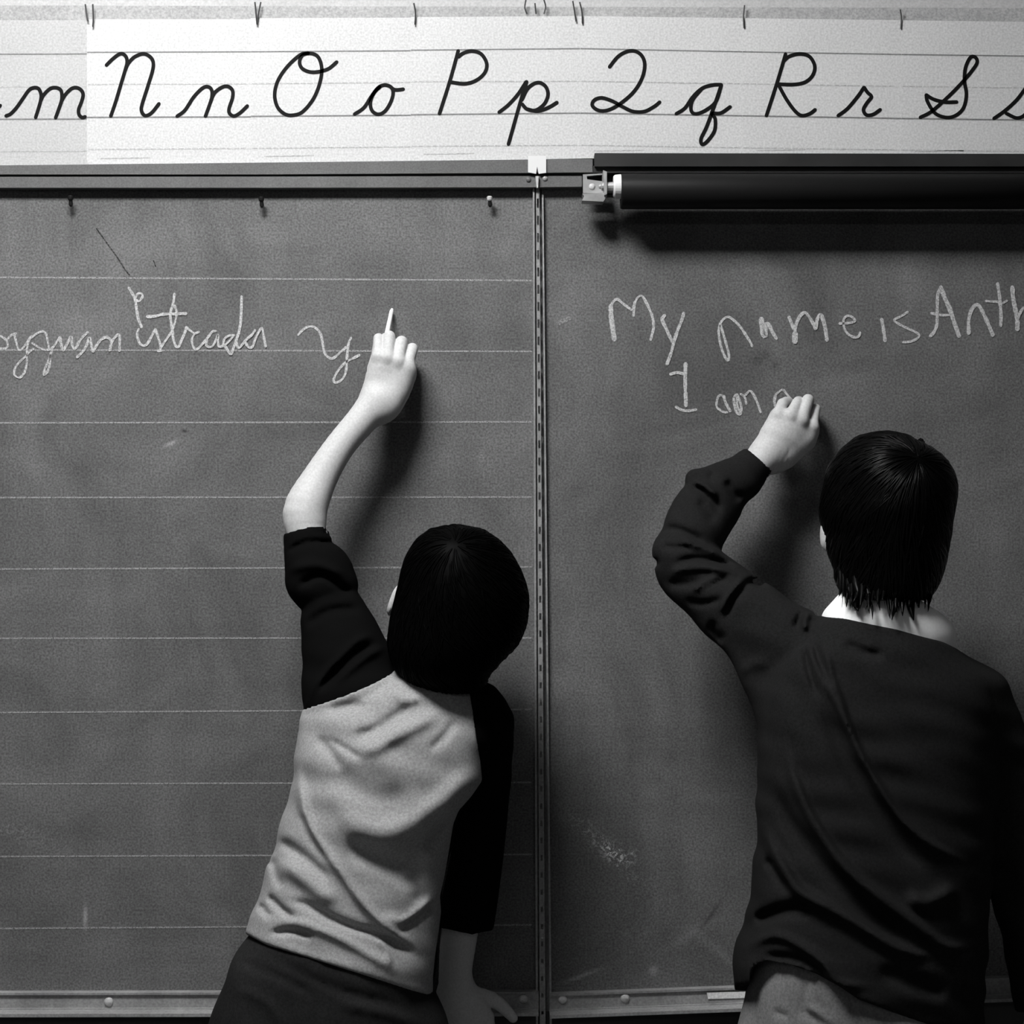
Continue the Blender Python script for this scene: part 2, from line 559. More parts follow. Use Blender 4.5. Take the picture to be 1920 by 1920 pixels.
# printed lines on the plain panel
O1, O2, O3, O4 = (1120, 530), (1380, 530), (1640, 520), (1230, 660)
writing('chalk_word', board_r, O1, [
    (9, [(172, 300), (180, 450), (200, 600), (218, 730)]),
    (5, [(165, 325), (200, 250), (255, 212), (330, 270), (440, 350)]),
    (5.5, [(465, 425), (470, 320), (485, 250)]),
    (4.8, [(485, 250), (520, 190), (570, 168), (610, 220), (660, 320), (705, 430), (725, 560), (705, 660), (685, 735)]),
    (6.5, [(865, 420), (835, 475), (880, 580), (930, 690), (970, 760)]),
    (6, [(1110, 390), (1090, 470), (1030, 620), (985, 760), (950, 900), (895, 1045)])], label='printed word My in chalk')
writing('chalk_word', board_r, O1, [
    (4.6, [(1575, 530), (1560, 640), (1590, 820), (1640, 950), (1680, 1000), (1692, 930), (1655, 780), (1610, 630), (1578, 530)]),
    (4.8, [(1575, 530), (1620, 470), (1680, 440), (1750, 480), (1840, 570), (1920, 690), (1965, 760), (1990, 815)]),
    (8, [(2108, 460), (2113, 560), (2130, 670), (2160, 680), (2163, 570)]),
    (7, [(2130, 545), (2195, 530), (2240, 615), (2300, 715)]),
    (6, [(2463, 440), (2503, 540), (2533, 600)]),
    (6, [(2543, 770), (2543, 600), (2573, 490), (2623, 410), (2673, 385), (2723, 440), (2783, 540), (2803, 590)]),
    (10, [(2543, 650), (2540, 760)]),
    (7, [(2803, 590), (2833, 460), (2868, 415), (2903, 480), (2933, 600), (2953, 740)]),
    (4.6, [(3113, 525), (3223, 520), (3293, 505), (3313, 485), (3273, 440), (3223, 425), (3178, 450), (3163, 510), (3178, 590),
           (3223, 660), (3273, 690), (3323, 705), (3363, 685), (3378, 640)])], label='printed word name in chalk')
writing('chalk_word', board_r, O3, [
    (6.5, [(90, 540), (110, 650), (135, 815)]),
    (4.6, [(425, 445), (340, 500), (252, 550), (330, 610), (430, 660), (520, 700), (572, 745), (540, 790), (460, 825),
           (365, 835)])], label='printed word is in chalk')
writing('chalk_word', board_r, O3, [
    (6, [(850, 120), (812, 220), (805, 400), (800, 600), (765, 700), (715, 755)]),
    (8, [(850, 125), (900, 260), (970, 420), (1020, 570), (1085, 755)]),
    (4.8, [(725, 460), (850, 485), (970, 485)]),
    (7, [(1210, 720), (1210, 560), (1240, 430), (1300, 355), (1345, 370), (1400, 470), (1460, 600), (1520, 745)]),
    (6.5, [(1580, 80), (1600, 200), (1615, 350), (1625, 500), (1622, 620)]),
    (4.6, [(1430, 305), (1590, 315)]),
    (4.6, [(1650, 330), (1700, 300)]),
    (8, [(1770, 125), (1780, 260), (1810, 420), (1835, 560), (1835, 670)]),
    (6, [(1835, 550), (1870, 455), (1925, 395), (1985, 500), (2010, 650)])], label='start of the printed name Anth in chalk')
writing('chalk_letter', board_r, O4, [
    (7, [(380, 150), (376, 400), (385, 690)]), (3, [(395, 520), (400, 690)]),
    (5.5, [(185, 285), (270, 265), (360, 282)]),
    (5, [(255, 705), (330, 745), (420, 757), (515, 740)])], label='printed capital letter I in chalk')
writing('chalk_word', board_r, O4, [
    (4.5, [(880, 570), (820, 555), (790, 600), (780, 700), (830, 750), (880, 775), (915, 775)]),
    (5.5, [(870, 570), (900, 660), (955, 760)]),
    (5, [(1000, 590), (1010, 680), (1040, 780), (1085, 795), (1095, 700), (1065, 600), (1040, 545), (1005, 580)]),
    (4, [(1040, 545), (1045, 680), (1080, 780)]),
    (4.5, [(1090, 540), (1140, 580), (1160, 665)]),
    (4.5, [(1150, 550), (1210, 500), (1260, 560), (1310, 670), (1345, 775)])], label='printed word am in chalk', mat='chalk_thin')
writing('chalk_letter', board_r, O4, [
    (6, [(1535, 560), (1525, 620), (1530, 690)]),
    (4.2, [(1540, 545), (1625, 485), (1680, 540), (1750, 620)])], label='unfinished printed letter a in chalk', mat='chalk_thin')
writing('chalk_smear', board_r, (0, 0), [(9, [(1046, 606), (1068, 597)])], k=1, mat='smear')

# ------------------------------------------------------------------ rails, divider, trays
rail = empty('map_rail', P(500, 352, 0), cat='rail', label='long grey metal map rail along the top of the chalkboards')
MB().prism([(-420, 318), (0, 310), (480, 305), (1000, 299), (1111, 298), (1111, 323), (1000, 324), (480, 327), (-420, 327)], 0.016,
           0.029).build('upper_strip', 'rail', rail)
MB().prism([(-420, 326), (1091, 322), (1091, 333), (-420, 333)], 0.001, 0.001).build('groove', 'rail', rail)
MB().prism([(-420, 332), (500, 331), (1000, 330), (1091, 330), (1091, 350), (1000, 351), (500, 352), (-420, 352)], 0.014,
           0.014).build('lower_strip', 'rail', rail)
screw_head(991, 337, 0.014, 5, rail, 'alu_dull')
screw_head(1022, 335, 0.014, 5, rail, 'alu')

div = empty('slotted_divider', P(1018, 1930, 0), cat='divider strip',
            label='upright slotted metal strip joining the two chalkboard panels')
MB().prism([(1000, 326), (1017, 326), (1035, 1940), (1006, 1940)], -0.0095, 0.003).build('trim_4', 'alu', kind='structure')
MB().prism([(999, 352), (1002, 352), (1009, 1940), (1005, 1940)], 0.008, 0.008).build('edge_strip', 'alu', div)
MB().prism([(1016, 365), (1019, 365), (1035, 1940), (1031, 1940)], 0.008, 0.008).build('edge_strip', 'alu', div)
MB().prism([(1004, 330), (1010, 330), (1009, 352), (1006, 352)], 0.020, 0.004).build('pin', 'alu_bright', div)
def bar_at(y_):
    t_ = (y_ - 330) / 1610.0
    xl, xr, xc_, hw_ = 1005 + 7 * t_, 1011 + 12 * t_, 1008.2 + 9.3 * t_, 2.0 + 0.1 * t_
    return xl, xc_ - hw_, xc_ + hw_, xr


mb = MB()
a0, a1 = bar_at(330), bar_at(1940)
for q in (0, 2):                                     # the two sides of the bar
    mb.prism([(a0[q], 330), (a0[q + 1], 330), (a1[q + 1], 1940), (a1[q], 1940)], 0.0065, 0.004)
y, y_last = 372.0, 330.0
while y < 1930:                                      # bridges between the open slots
    b0, b1 = bar_at(y_last), bar_at(y)
    mb.prism([(b0[1], y_last), (b0[2], y_last), (b1[2], y), (b1[1], y)], 0.0065, 0.004)
    y_last = y + 18 - 10 * (y - 330) / 1610.0
    y += 32.4
mb.build('slotted_bar', 'alu', div)

pt = MB().prism([(990, 292), (1024, 292), (1024, 324), (1010, 326), (1007, 312), (1005, 326), (990, 323)], 0.019, 0.0006)
pt.build('paper_tab', 'paper', label='small white paper tab hanging over the divider top', cat='paper')

for side in (0, 1):
    if side == 0:
        x0, x1 = -420, 1010
        ln = lambda x: 1863.5 - 2.0 * x / 1000
        lab = 'metal frame rail and chalk ledge below the ruled chalkboard'
        scr = [(204, 1878), (981, 1873)]
    else:
        x0, x1 = 1031, 2340
        ln = lambda x: 1866 - (x - 1031) * 0.0365
        lab = 'metal frame rail and chalk ledge below the plain chalkboard'
        scr = [(1055, 1874), (1172, 1871)]
    tr = empty('chalk_ledge', P((x0 + x1) / 2, 1925, 0), cat='chalk ledge', label=lab)

    def band(a, b, Yf, th, nm, mt):
        MB().prism([(x0, ln(x0) + a), (x1, ln(x1) + a), (x1, ln(x1) + b), (x0, ln(x0) + b)], Yf, th).build(nm, mt, tr)
    band(-1.5, 2.5, 0.012, 0.012, 'top_bead', 'alu')
    band(2.5, 29, 0.009, 0.009, 'face_plate', 'alu')
    band(28, 33, 0.013, 0.013, 'lower_bead', 'alu')
    band(33, 38, 0.001, 0.001, 'groove', 'alu')
    band(38, 44, 0.034, 0.034, 'ledge_lip', 'alu')
    band(44, 150, 0.006, 0.006, 'apron', 'darkwall')
    for sx, sy in scr:
        screw_head(sx, sy, 0.009, 8.5, tr)
MB().prism([(1325, 1861), (1405, 1859), (1405, 1871), (1328, 1873)], 0.0105, 0.0012).build(  # added pale piece that makes the bright patch on the rail
    'added_pale_strip', 'rail_patch', label='short pale strip added as a bright patch on the frame rail beside the faded jeans', cat='rail_patch')

# dark roller map on its board
rm = empty('roller_map', P(1500, 393, 0.02), cat='map', label='dark rolled wall map on a spring roller with white end cap')
MB().prism([(1115, 287), (2330, 289), (2330, 312), (1115, 312)], 0.030, 0.030).build('backing_board', 'mapboard', rm)
MB().prism([(1112, 311), (2330, 310), (2330, 324), (1112, 324)], 0.024, 0.024).build('backing_lip', 'mapboard', rm)
Yr = 0.047
MB().prism([(1093, 324), (2330, 323), (2330, 362), (1093, 362)], 0.006, 0.006).build('back_plate', 'mapboard', rm)
ca = P(1164, 359, Yr)
cb_ = P(2320, 359, Yr)
m_ = MB()
rr = R(33, Yr)
m_.tube([ca, ca + (0.002, 0, 0), cb_], [rr * 0.97, rr, rr], 40)
m_.build('rolled_map', 'rollmap', rm, smooth=False)
for p_ in rm.children:
    if p_.name.startswith('rolled_map'):
        for f_ in p_.data.polygons:
            f_.use_smooth = len(f_.vertices) == 4
m_ = MB()
c0, c1 = P(1150, 350, Yr), P(1169, 350, Yr)
m_.tube([c0, c0 + (0.002, 0, 0), c1 - (0.004, 0, 0), c1 - (0.001, 0, 0)], [R(19, Yr), R(22, Yr), R(23, Yr), R(20, Yr)], 28)
m_.build('end_cap', 'cap', rm)
m_ = MB()
m_.tube([P(1128, 350, Yr), P(1152, 350, Yr)], [R(8, Yr), R(9, Yr)], 12)
m_.build('axle', 'bracket', rm)
m_ = MB()
m_.prism([(1093, 327), (1134, 325), (1129, 327.5), (1100, 330)], 0.026, 0.004)
m_.prism([(1093, 327), (1100, 330), (1101, 336), (1093, 362)], 0.026, 0.004)
m_.prism([(1134, 325), (1134, 362), (1129, 340), (1129, 327.5)], 0.026, 0.004)
m_.prism([(1101, 336), (1129, 340), (1134, 362), (1093, 362)], 0.026, 0.004)
m_.prism([(1092, 363), (1136, 361), (1138, 368), (1131, 378), (1091, 376), (1095, 368)], 0.050, 0.026)
m_.prism([(1131, 319), (1138, 322), (1138, 364), (1133, 366)], 0.056, 0.032)
m_.build('bracket', 'bracket', rm)
screw_head(1110, 350, 0.026, 6, rm, 'alu_bright')
screw_head(1126, 350, 0.026, 4, rm, 'alu')

# pins below the rail, wires above the cards
for i, (x, y, mt, lab) in enumerate([
        (132, 374, 'pin_dark', 'dark push pin under the map rail above the cursive writing start'),
        (490, 376, 'pin_dark', 'dark push pin under the map rail above the word Estrada'),
        (918, 375, 'pin_light', 'pale topped push pin under the map rail beside the divider')]):
    e = empty('push_pin', P(x, y + 8, 0), cat='pin', label=lab, group='push pins under the rail')
    m_ = MB()
    m_.tube([P(x, y + 2, 0.0), P(x, y + 1, 0.012)], R(1.6, 0), 8)
    m_.build('shank', 'pin_dark', e)
    m_ = MB()
    m_.tube([P(x, y - 7, 0.014), P(x, y - 5, 0.014), P(x, y + 0, 0.014), P(x, y + 2, 0.014)], [R(4, 0), R(5.5, 0), R(5, 0), R(3.4, 0)], 12)
    m_.build('head', mt, e)
    m_ = MB()
    m_.tube([P(x + 0.5, y + 2, 0.013), P(x + 1, y + 9, 0.012), P(x + 1, y + 12, 0.010)], [R(3.4, 0), R(4.4, 0), R(3, 0)], 10)
    m_.build('collar', 'pin_dark', e)
nm_ = ['the Nn card left edge', 'the seam of the Nn and Oo cards', 'the seam of the Oo and Pp cards', 'the letter p above the divider',
       'the seam of the Pp and Qq cards', 'the seam of the Qq and Rr cards', 'the seam of the Rr and Ss cards']
hooks = [[[(160, 8), (162, 24), (165, 40)], [(174, 8), (175, 34), (174, 50)]], [[(478, 4), (480, 24), (482, 46)], [(489, 4), (485, 24), (482, 46)]],
         [[(776, 6), (779, 24), (778, 46)]], [[(986, 0), (984, 14), (988, 26)], [(1003, 6), (1005, 26)], [(1020, 0), (1023, 12), (1020, 26)]],
         [[(1074, 2), (1077, 20), (1080, 40)], [(1087, 4), (1091, 22), (1092, 44)]], [[(1396, 10), (1394, 30), (1395, 52)]],
         [[(1688, 18), (1690, 34), (1689, 54)]]]
for i, hk in enumerate(hooks):
    m_ = MB()
    for seg in hk:
        c = catmull(seg, 4)
        m_.tube([P(a, b, 0.0075) for a, b in c], R(1.5, 0), 6)
    m_.build('wire_hook', 'wire', label='thin dark wire hook at ' + nm_[i], cat='hook', group='wire hooks above the alphabet cards')

# ------------------------------------------------------------------ alphabet cards
K2 = 2.8235


def conv(o, k, pts):
    return [(o[0] + x / k, o[1] + y / k) for x, y in pts]


Z8, Z1 = ((0, 0), 6.0), ((0, 0), 3.0)
Zb, Zc = ((560, 0), K2), ((1240, 0), K2)
cards = [
    ('Mm', -150, 163, 38, 38, 312, 310, 'card2', (102, 101, 163, 162, 224, 223, 284, 283), [
        ('M', Z8, [[(-640, 735), (-560, 640), (-500, 605), (-455, 650), (-460, 760), (-600, 1310)],
                   [(-460, 800), (-400, 660), (-330, 605), (-280, 650), (-290, 780), (-420, 1310)],
                   [(-290, 800), (-210, 660), (-140, 605), (-90, 650), (-110, 820), (-190, 1150), (-190, 1280), (-150, 1310), (-80, 1270), (5, 1185)]]),
        ('m', Z8, [[(65, 1305), (120, 1280), (190, 1205), (260, 1105), (330, 1010), (395, 985), (440, 1005), (463, 1070), (455, 1140), (430, 1230), (400, 1325)],
                   [(455, 1140), (490, 1070), (560, 1000), (625, 985), (680, 1010), (697, 1070), (690, 1140), (660, 1230), (625, 1328)],
                   [(690, 1140), (735, 1065), (800, 1000), (860, 985), (915, 1015), (935, 1070), (915, 1150), (885, 1230), (890, 1290), (925, 1322), (960, 1312)]])]),
    ('Nn', 163, 472, 36, 36, 311, 306, 'card', (98, 97, 158, 157, 220, 219, 280, 278), [
        ('N', Z8, [[(1195, 735), (1260, 670), (1330, 615), (1375, 605), (1415, 635), (1430, 700), (1405, 800), (1360, 950), (1300, 1150), (1245, 1310)],
                   [(1405, 800), (1440, 720), (1500, 650), (1580, 610), (1640, 610), (1700, 650), (1725, 710), (1715, 800), (1660, 980), (1600, 1170), (1590, 1240), (1615, 1290), (1650, 1300), (1710, 1265), (1790, 1165)]]),
        ('n', Z1, [[(995, 655), (1040, 620), (1090, 545), (1140, 495), (1170, 488), (1190, 505), (1192, 545), (1175, 600), (1155, 655)],
                   [(1180, 585), (1205, 525), (1250, 490), (1285, 487), (1308, 510), (1308, 550), (1290, 605), (1290, 635), (1315, 653), (1350, 635), (1392, 595)]])]),
    ('Oo', 470, 770, 34, 33, 307, 302, 'card', (97, 95, 157, 154, 218, 216, 278, 275), [
        ('O', Z1, [[(1735, 298), (1690, 308), (1620, 370), (1565, 450), (1545, 530), (1560, 600), (1600, 640), (1645, 648), (1700, 630), (1760, 560), (1795, 480), (1810, 400),
                    (1800, 340), (1775, 308), (1735, 300), (1700, 312), (1685, 350), (1700, 385), (1745, 405), (1800, 402), (1850, 385), (1895, 348)]]),
        ('o', Zb, [[(295, 605), (345, 570), (385, 510), (420, 465), (455, 450), (490, 462), (500, 495), (485, 545), (455, 590), (420, 605), (388, 585), (380, 540), (400, 490), (430, 460)],
                   [(480, 455), (510, 475), (555, 472)]])]),
    ('Pp', 770, 1088, 32, 30, 303, 297, 'card', (94, 91, 153, 152, 215, 212, 274, 272), [
        ('P', Zb, [[(845, 268), (800, 430), (745, 603)],
                   [(845, 302), (870, 282), (915, 270), (965, 285), (995, 335), (985, 385), (940, 425), (880, 443), (805, 435)]]),
        ('p', Zb, [[(1060, 595), (1110, 555), (1160, 500), (1205, 432)], [(1208, 432), (1175, 535), (1110, 765)],
                   [(1180, 530), (1215, 465), (1265, 437), (1305, 455), (1320, 500), (1300, 550), (1255, 583), (1210, 578), (1182, 550)],
                   [(1210, 578), (1265, 588), (1320, 570), (1368, 542)]])]),
    ('Qq', 1088, 1392, 30, 34, 297, 296, 'card', (91, 97, 152, 157, 212, 217, 272, 277), [
        ('Q', Zb, [[(1645, 355), (1690, 300), (1740, 272), (1785, 272), (1820, 300), (1832, 350), (1815, 420), (1770, 490), (1700, 550), (1640, 582), (1590, 585), (1555, 560), (1565, 530),
                    (1605, 518), (1660, 535), (1715, 565), (1770, 590), (1830, 590), (1880, 565), (1912, 540)]]),
        ('q', Zc, [[(78, 603), (125, 572), (165, 515), (215, 468), (270, 450), (318, 448)],
                   [(318, 448), (290, 535), (240, 580), (185, 603), (158, 585), (165, 530), (215, 468)],
                   [(318, 448), (280, 560), (240, 670), (210, 735), (218, 765), (250, 740), (282, 690), (285, 630), (270, 602), (315, 598), (365, 565)]])]),
    ('Rr', 1392, 1690, 34, 38, 296, 296, 'card', (97, 102, 157, 162, 217, 222, 277, 281), [
        ('R', Zc, [[(658, 285), (615, 430), (556, 613)], [(648, 322), (680, 297), (735, 285), (785, 300), (812, 350), (800, 400), (760, 435), (700, 447), (614, 445)],
                   [(620, 450), (665, 530), (710, 590), (745, 612), (785, 602), (815, 580)]]),
        ('r', Zc, [[(935, 613), (985, 575), (1040, 510), (1073, 462)], [(1073, 462), (1092, 490), (1112, 512), (1088, 545), (1070, 580), (1085, 608), (1120, 606), (1160, 580)]])]),
    ('Ss', 1690, 1996, 38, 42, 298, 298, 'card', (102, 106, 162, 166, 222, 226, 281, 285), [
        ('S', Zc, [[(1370, 622), (1430, 590), (1510, 520), (1580, 450), (1640, 380), (1672, 330), (1660, 302), (1635, 305), (1610, 360), (1605, 430), (1615, 500), (1600, 570), (1560, 610),
                    (1510, 622), (1450, 600), (1410, 540), (1402, 502)], [(1402, 502), (1440, 525), (1500, 540), (1565, 540)]]),
        ('s', Zc, [[(1760, 628), (1820, 585), (1880, 530), (1930, 465)], [(1930, 465), (1945, 540), (1930, 600), (1885, 625), (1825, 600)]])]),
]
for ci, (nm, xa, xb, ta, tb, ba, bb, mt, gl, letters) in enumerate(cards):
    Yc = 0.0032 + 0.0005 * ci
    e = empty('alphabet_card', P((xa + xb) / 2, ba, Yc), cat='alphabet card', group='cursive alphabet cards above the board',
              label='white alphabet card with cursive letters %s and %s above the chalkboard' % (nm[0], nm[1]))
    rc = 9
    xo = xb + 9
    pts = [(xa, ta), (xo, tb), (xo, bb), (xa + rc, ba), (xa + 3, ba - 3), (xa, ba - rc)]
    MB().prism(pts, Yc, 0.0004).build('card', mt, e)
    for li in range(4):
        ya, yb = gl[2 * li], gl[2 * li + 1]
        m_ = MB()
        if li in (0, 2):
            ribbon(m_, [(xa + 1, ya), ((xa + xb) / 2, (ya + yb) / 2), (xb - 1, yb)], 2.2 if li == 0 else 2.6, Yc + 0.0003, 20, 0)
        else:
            x = xa + 3
            while x < xb - 10:
                q = (x - xa) / (xb - xa)
                ribbon(m_, [(x, ya + (yb - ya) * q), (x + 9, ya + (yb - ya) * q)], 2.2, Yc + 0.0003, 20, 0)
                x += 13
        m_.build('guide_line', 'print' if li == 0 else ('print' if li == 2 else 'print_light'), e)
    m_ = MB()
    ribbon(m_, [(xa + 26, ba - 14), (xa + 118, ba - 15.5)], 2.0, Yc + 0.0003, 20, 0)
    m_.build('fine_print', 'print_light', e)
    for ch, (o, k), strokes in letters:
        m_ = MB()
        for q, st in enumerate(strokes):
            ribbon(m_, conv(o, k, st), 6.9, Yc + 0.0005 + 0.00003 * q, 2.0)
        lo_ = m_.build('printed_letter', 'ink', e)
        lo_['label'] = 'cursive %s letter %s in black' % ('capital' if ch.isupper() else 'small', ch)


# ------------------------------------------------------------------ sculpting kit: distance fields meshed by surface nets
def smin(a, b, k):
    if k <= 0:
        return np.minimum(a, b)
    h = np.clip(0.5 + 0.5 * (b - a) / k, 0, 1)
    return b + (a - b) * h - k * h * (1 - h)


def hermite(x, xs, ys):
    xs, ys = np.asarray(xs, float), np.asarray(ys, float)
    m = np.gradient(ys, xs)
    x = np.clip(x, xs[0], xs[-1])
    i = np.clip(np.searchsorted(xs, x) - 1, 0, len(xs) - 2)
    h = xs[i + 1] - xs[i]
    t = (x - xs[i]) / h
    return ((2 * t ** 3 - 3 * t ** 2 + 1) * ys[i] + (t ** 3 - 2 * t ** 2 + t) * h * m[i] + (-2 * t ** 3 + 3 * t ** 2) * ys[i + 1]
            + (t ** 3 - t ** 2) * h * m[i + 1])


class Field:
    def __init__(s, lo, hi, h):
        s.lo, s.h = np.array(lo, float), h
        n = np.ceil((np.array(hi) - s.lo) / h).astype(int) + 1
        s.ax = [(s.lo[i] + h * np.arange(n[i])).astype(np.float32) for i in range(3)]
        s.F = np.full(n, 0.2, np.float32)

    def twin(s):
        t = Field.__new__(Field)
        t.lo, t.h, t.ax = s.lo, s.h, s.ax
        t.F = np.full(s.F.shape, 0.2, np.float32)
        return t

    def sl(s, lo, hi):
        n = s.F.shape
        return tuple(slice(max(0, int((lo[i] - s.lo[i]) / s.h)), max(0, min(n[i], int((hi[i] - s.lo[i]) / s.h) + 2))) for i in range(3))

    def grid(s, sl):
        return s.ax[0][sl[0]][:, None, None], s.ax[1][sl[1]][None, :, None], s.ax[2][sl[2]][None, None, :]

    def comb(s, fn, lo, hi, k, op='add'):
        pad = k + 4 * s.h
        sl = s.sl(np.asarray(lo) - pad, np.asarray(hi) + pad)
        if any(q.stop <= q.start for q in sl):
            return
        d = fn(*s.grid(sl)).astype(np.float32)
        if op == 'add':
            s.F[sl] = smin(s.F[sl], d, k)
        else:
            s.F[sl] = -smin(-s.F[sl], d, k)

    def cone(s, a, b, ra, rb, k=0.006, op='add'):
        a, b = np.asarray(a, float), np.asarray(b, float)
        ba = b - a
        L2 = float(ba @ ba) + 1e-12

        def fn(X, Y, Z):
            x, y, z = X - a[0], Y - a[1], Z - a[2]
            t = np.clip((x * ba[0] + y * ba[1] + z * ba[2]) / L2, 0, 1)
            return np.sqrt((x - t * ba[0]) ** 2 + (y - t * ba[1]) ** 2 + (z - t * ba[2]) ** 2) - (ra + (rb - ra) * t)
        r = max(ra, rb)
        s.comb(fn, np.minimum(a, b) - r, np.maximum(a, b) + r, k, op)

    def chain(s, pts, k=0.008):
        """pts: (px, py, Y, radius in px); one smooth tapering limb, then blended in"""
        q = np.array(pts, float)
        q[:, 2] *= 1000
        if len(q) > 2:
            q = catmull(q, 16.0)
        q[:, 2] /= 1000
        A = np.array([P(*v[:3]) for v in q])
        rd = np.array([R(v[3], v[2]) for v in q])
        pad = k + 4 * s.h
        big = s.sl((A - rd[:, None]).min(0) - pad, (A + rd[:, None]).max(0) + pad)
        if any(b.stop <= b.start for b in big):
            return
        tmp = Field.__new__(Field)
        tmp.h, tmp.lo = s.h, np.array([s.ax[i][big[i].start] for i in range(3)], float)
        tmp.ax = [s.ax[i][big[i]] for i in range(3)]
        tmp.F = np.full([len(v) for v in tmp.ax], 0.2, np.float32)
        for i in range(len(q) - 1):
            tmp.cone(A[i], A[i + 1], rd[i], rd[i + 1], 0.0008)
        s.F[big] = smin(s.F[big], tmp.F, k)

    def ell(s, c, rad, axes=None, k=0.006, op='add'):
        c = np.asarray(c, float)
        A = np.eye(3) if axes is None else np.array([np.asarray(v, float) / np.linalg.norm(v) for v in axes])
        rad = np.asarray(rad, float)

        def fn(X, Y, Z):
            x, y, z = X - c[0], Y - c[1], Z - c[2]
            u = [(x * A[i][0] + y * A[i][1] + z * A[i][2]) / rad[i] for i in range(3)]
            q = np.sqrt(u[0] ** 2 + u[1] ** 2 + u[2] ** 2) + 1e-9
            g = np.sqrt((u[0] / rad[0]) ** 2 + (u[1] / rad[1]) ** 2 + (u[2] / rad[2]) ** 2) + 1e-9
            return q * (q - 1) / g
        r = rad.max()
        s.comb(fn, c - r, c + r, k, op)

    def loft(s, rows, k=0.008, n=2.2, off=0.0):
        """rows: (py, left px, right px, Y, half depth in m) – horizontal slices"""
        rr = []
        for py, xl, xr, Y, b in rows:
            c = P((xl + xr) / 2, py, Y)
            rr.append((c[2], c[0], c[1], R((xr - xl) / 2, Y) + off, b + off))
        rr = np.array(sorted(rr))
        zz = s.ax[2].astype(float)
        cx, cy, a, b = [hermite(zz, rr[:, 0], rr[:, i]) for i in range(1, 5)]
        a, b = np.maximum(a, 0.003), np.maximum(b, 0.003)
        z0, z1 = rr[0, 0], rr[-1, 0]
        sl = s.sl((-9, -9, z0 - 0.02), (9, 9, z1 + 0.02))
        X, Y, Z = s.grid(sl)
        zs = sl[2]
        f4 = lambda v: v[zs].astype(np.float32)[None, None, :]
        cx, cy, a, b = f4(cx), f4(cy), f4(a), f4(b)
        u, v = np.abs(X - cx) / a + 1e-5, np.abs(Y - cy) / b + 1e-5
        q = (u ** n + v ** n) ** (1.0 / n)
        g = q ** (1 - n) * np.sqrt((u ** (n - 1) / a) ** 2 + (v ** (n - 1) / b) ** 2)
        d = (q - 1) / np.maximum(g, 1e-6)
        d = np.maximum(d, np.maximum(Z - z1, z0 - Z))
        s.F[sl] = smin(s.F[sl], d.astype(np.float32), k)

    def pix(s):
        X, Y, Z = s.grid((slice(None),) * 3)
        k = S * (D + Y) / D
        return 960 + X / k, 960 - (Z - ZC) / k, k

    def pixmap(s, mp, x0, y0, res):
        PX, PY, _ = s.pix()
        u = np.clip((PX - x0) / res, 0, mp.shape[1] - 1.001)
        v = np.clip((PY - y0) / res, 0, mp.shape[0] - 1.001)
        iu, iv = u.astype(np.int32), v.astype(np.int32)
        fu, fv = (u - iu).astype(np.float32), (v - iv).astype(np.float32)
        return (mp[iv, iu] * (1 - fu) + mp[iv, iu + 1] * fu) * (1 - fv) + (mp[iv + 1, iu] * (1 - fu) + mp[iv + 1, iu + 1] * fu) * fv

    def cut(s, d, k=0.0):
        s.F = (-smin(-s.F, -d.astype(np.float32), k)).astype(np.float32)

    def sample(s, pts):
        g = (np.asarray(pts) - s.lo) / s.h
        n = np.array(s.F.shape)
        g = np.clip(g, 0, n - 1.001)
        i = g.astype(int)
        f = g - i
        out = 0
        for dx in (0, 1):
            for dy in (0, 1):
                for dz in (0, 1):
                    wgt = (f[:, 0] if dx else 1 - f[:, 0]) * (f[:, 1] if dy else 1 - f[:, 1]) * (f[:, 2] if dz else 1 - f[:, 2])
                    out = out + wgt * s.F[i[:, 0] + dx, i[:, 1] + dy, i[:, 2] + dz]
        return out

    def mesh(s):
        F = s.F
        F[0], F[-1], F[:, 0], F[:, -1], F[:, :, 0], F[:, :, -1] = 0.2, 0.2, 0.2, 0.2, 0.2, 0.2
        ins = F < 0
        n = np.array(F.shape)
        c = ins[:-1, :-1, :-1].astype(np.int8)
        tot = np.zeros(n - 1, np.int8)
        for dx in (0, 1):
            for dy in (0, 1):
                for dz in (0, 1):
                    tot += ins[dx:n[0] - 1 + dx, dy:n[1] - 1 + dy, dz:n[2] - 1 + dz]
        act = np.argwhere((tot > 0) & (tot < 8))
        idx = np.full(n - 1, -1, np.int32)
        idx[act[:, 0], act[:, 1], act[:, 2]] = np.arange(len(act))
        cor = [(dx, dy, dz) for dx in (0, 1) for dy in (0, 1) for dz in (0, 1)]
        val = {q: F[act[:, 0] + q[0], act[:, 1] + q[1], act[:, 2] + q[2]] for q in cor}
        acc = np.zeros((len(act), 3))
        cnt = np.zeros(len(act))
        for q in cor:
            for axn in range(3):
                if q[axn]:
                    continue
                r = list(q)
                r[axn] = 1
                a, b = val[q], val[tuple(r)]
                m = (a < 0) != (b < 0)
                t = np.where(m, a / np.where(m, a - b, 1), 0)
                p = np.array(q, float)[None, :].repeat(len(act), 0)
                p[:, axn] += t
                acc[m] += p[m]
                cnt[m] += 1
        V = s.lo + s.h * (act + acc / cnt[:, None])
        faces = []
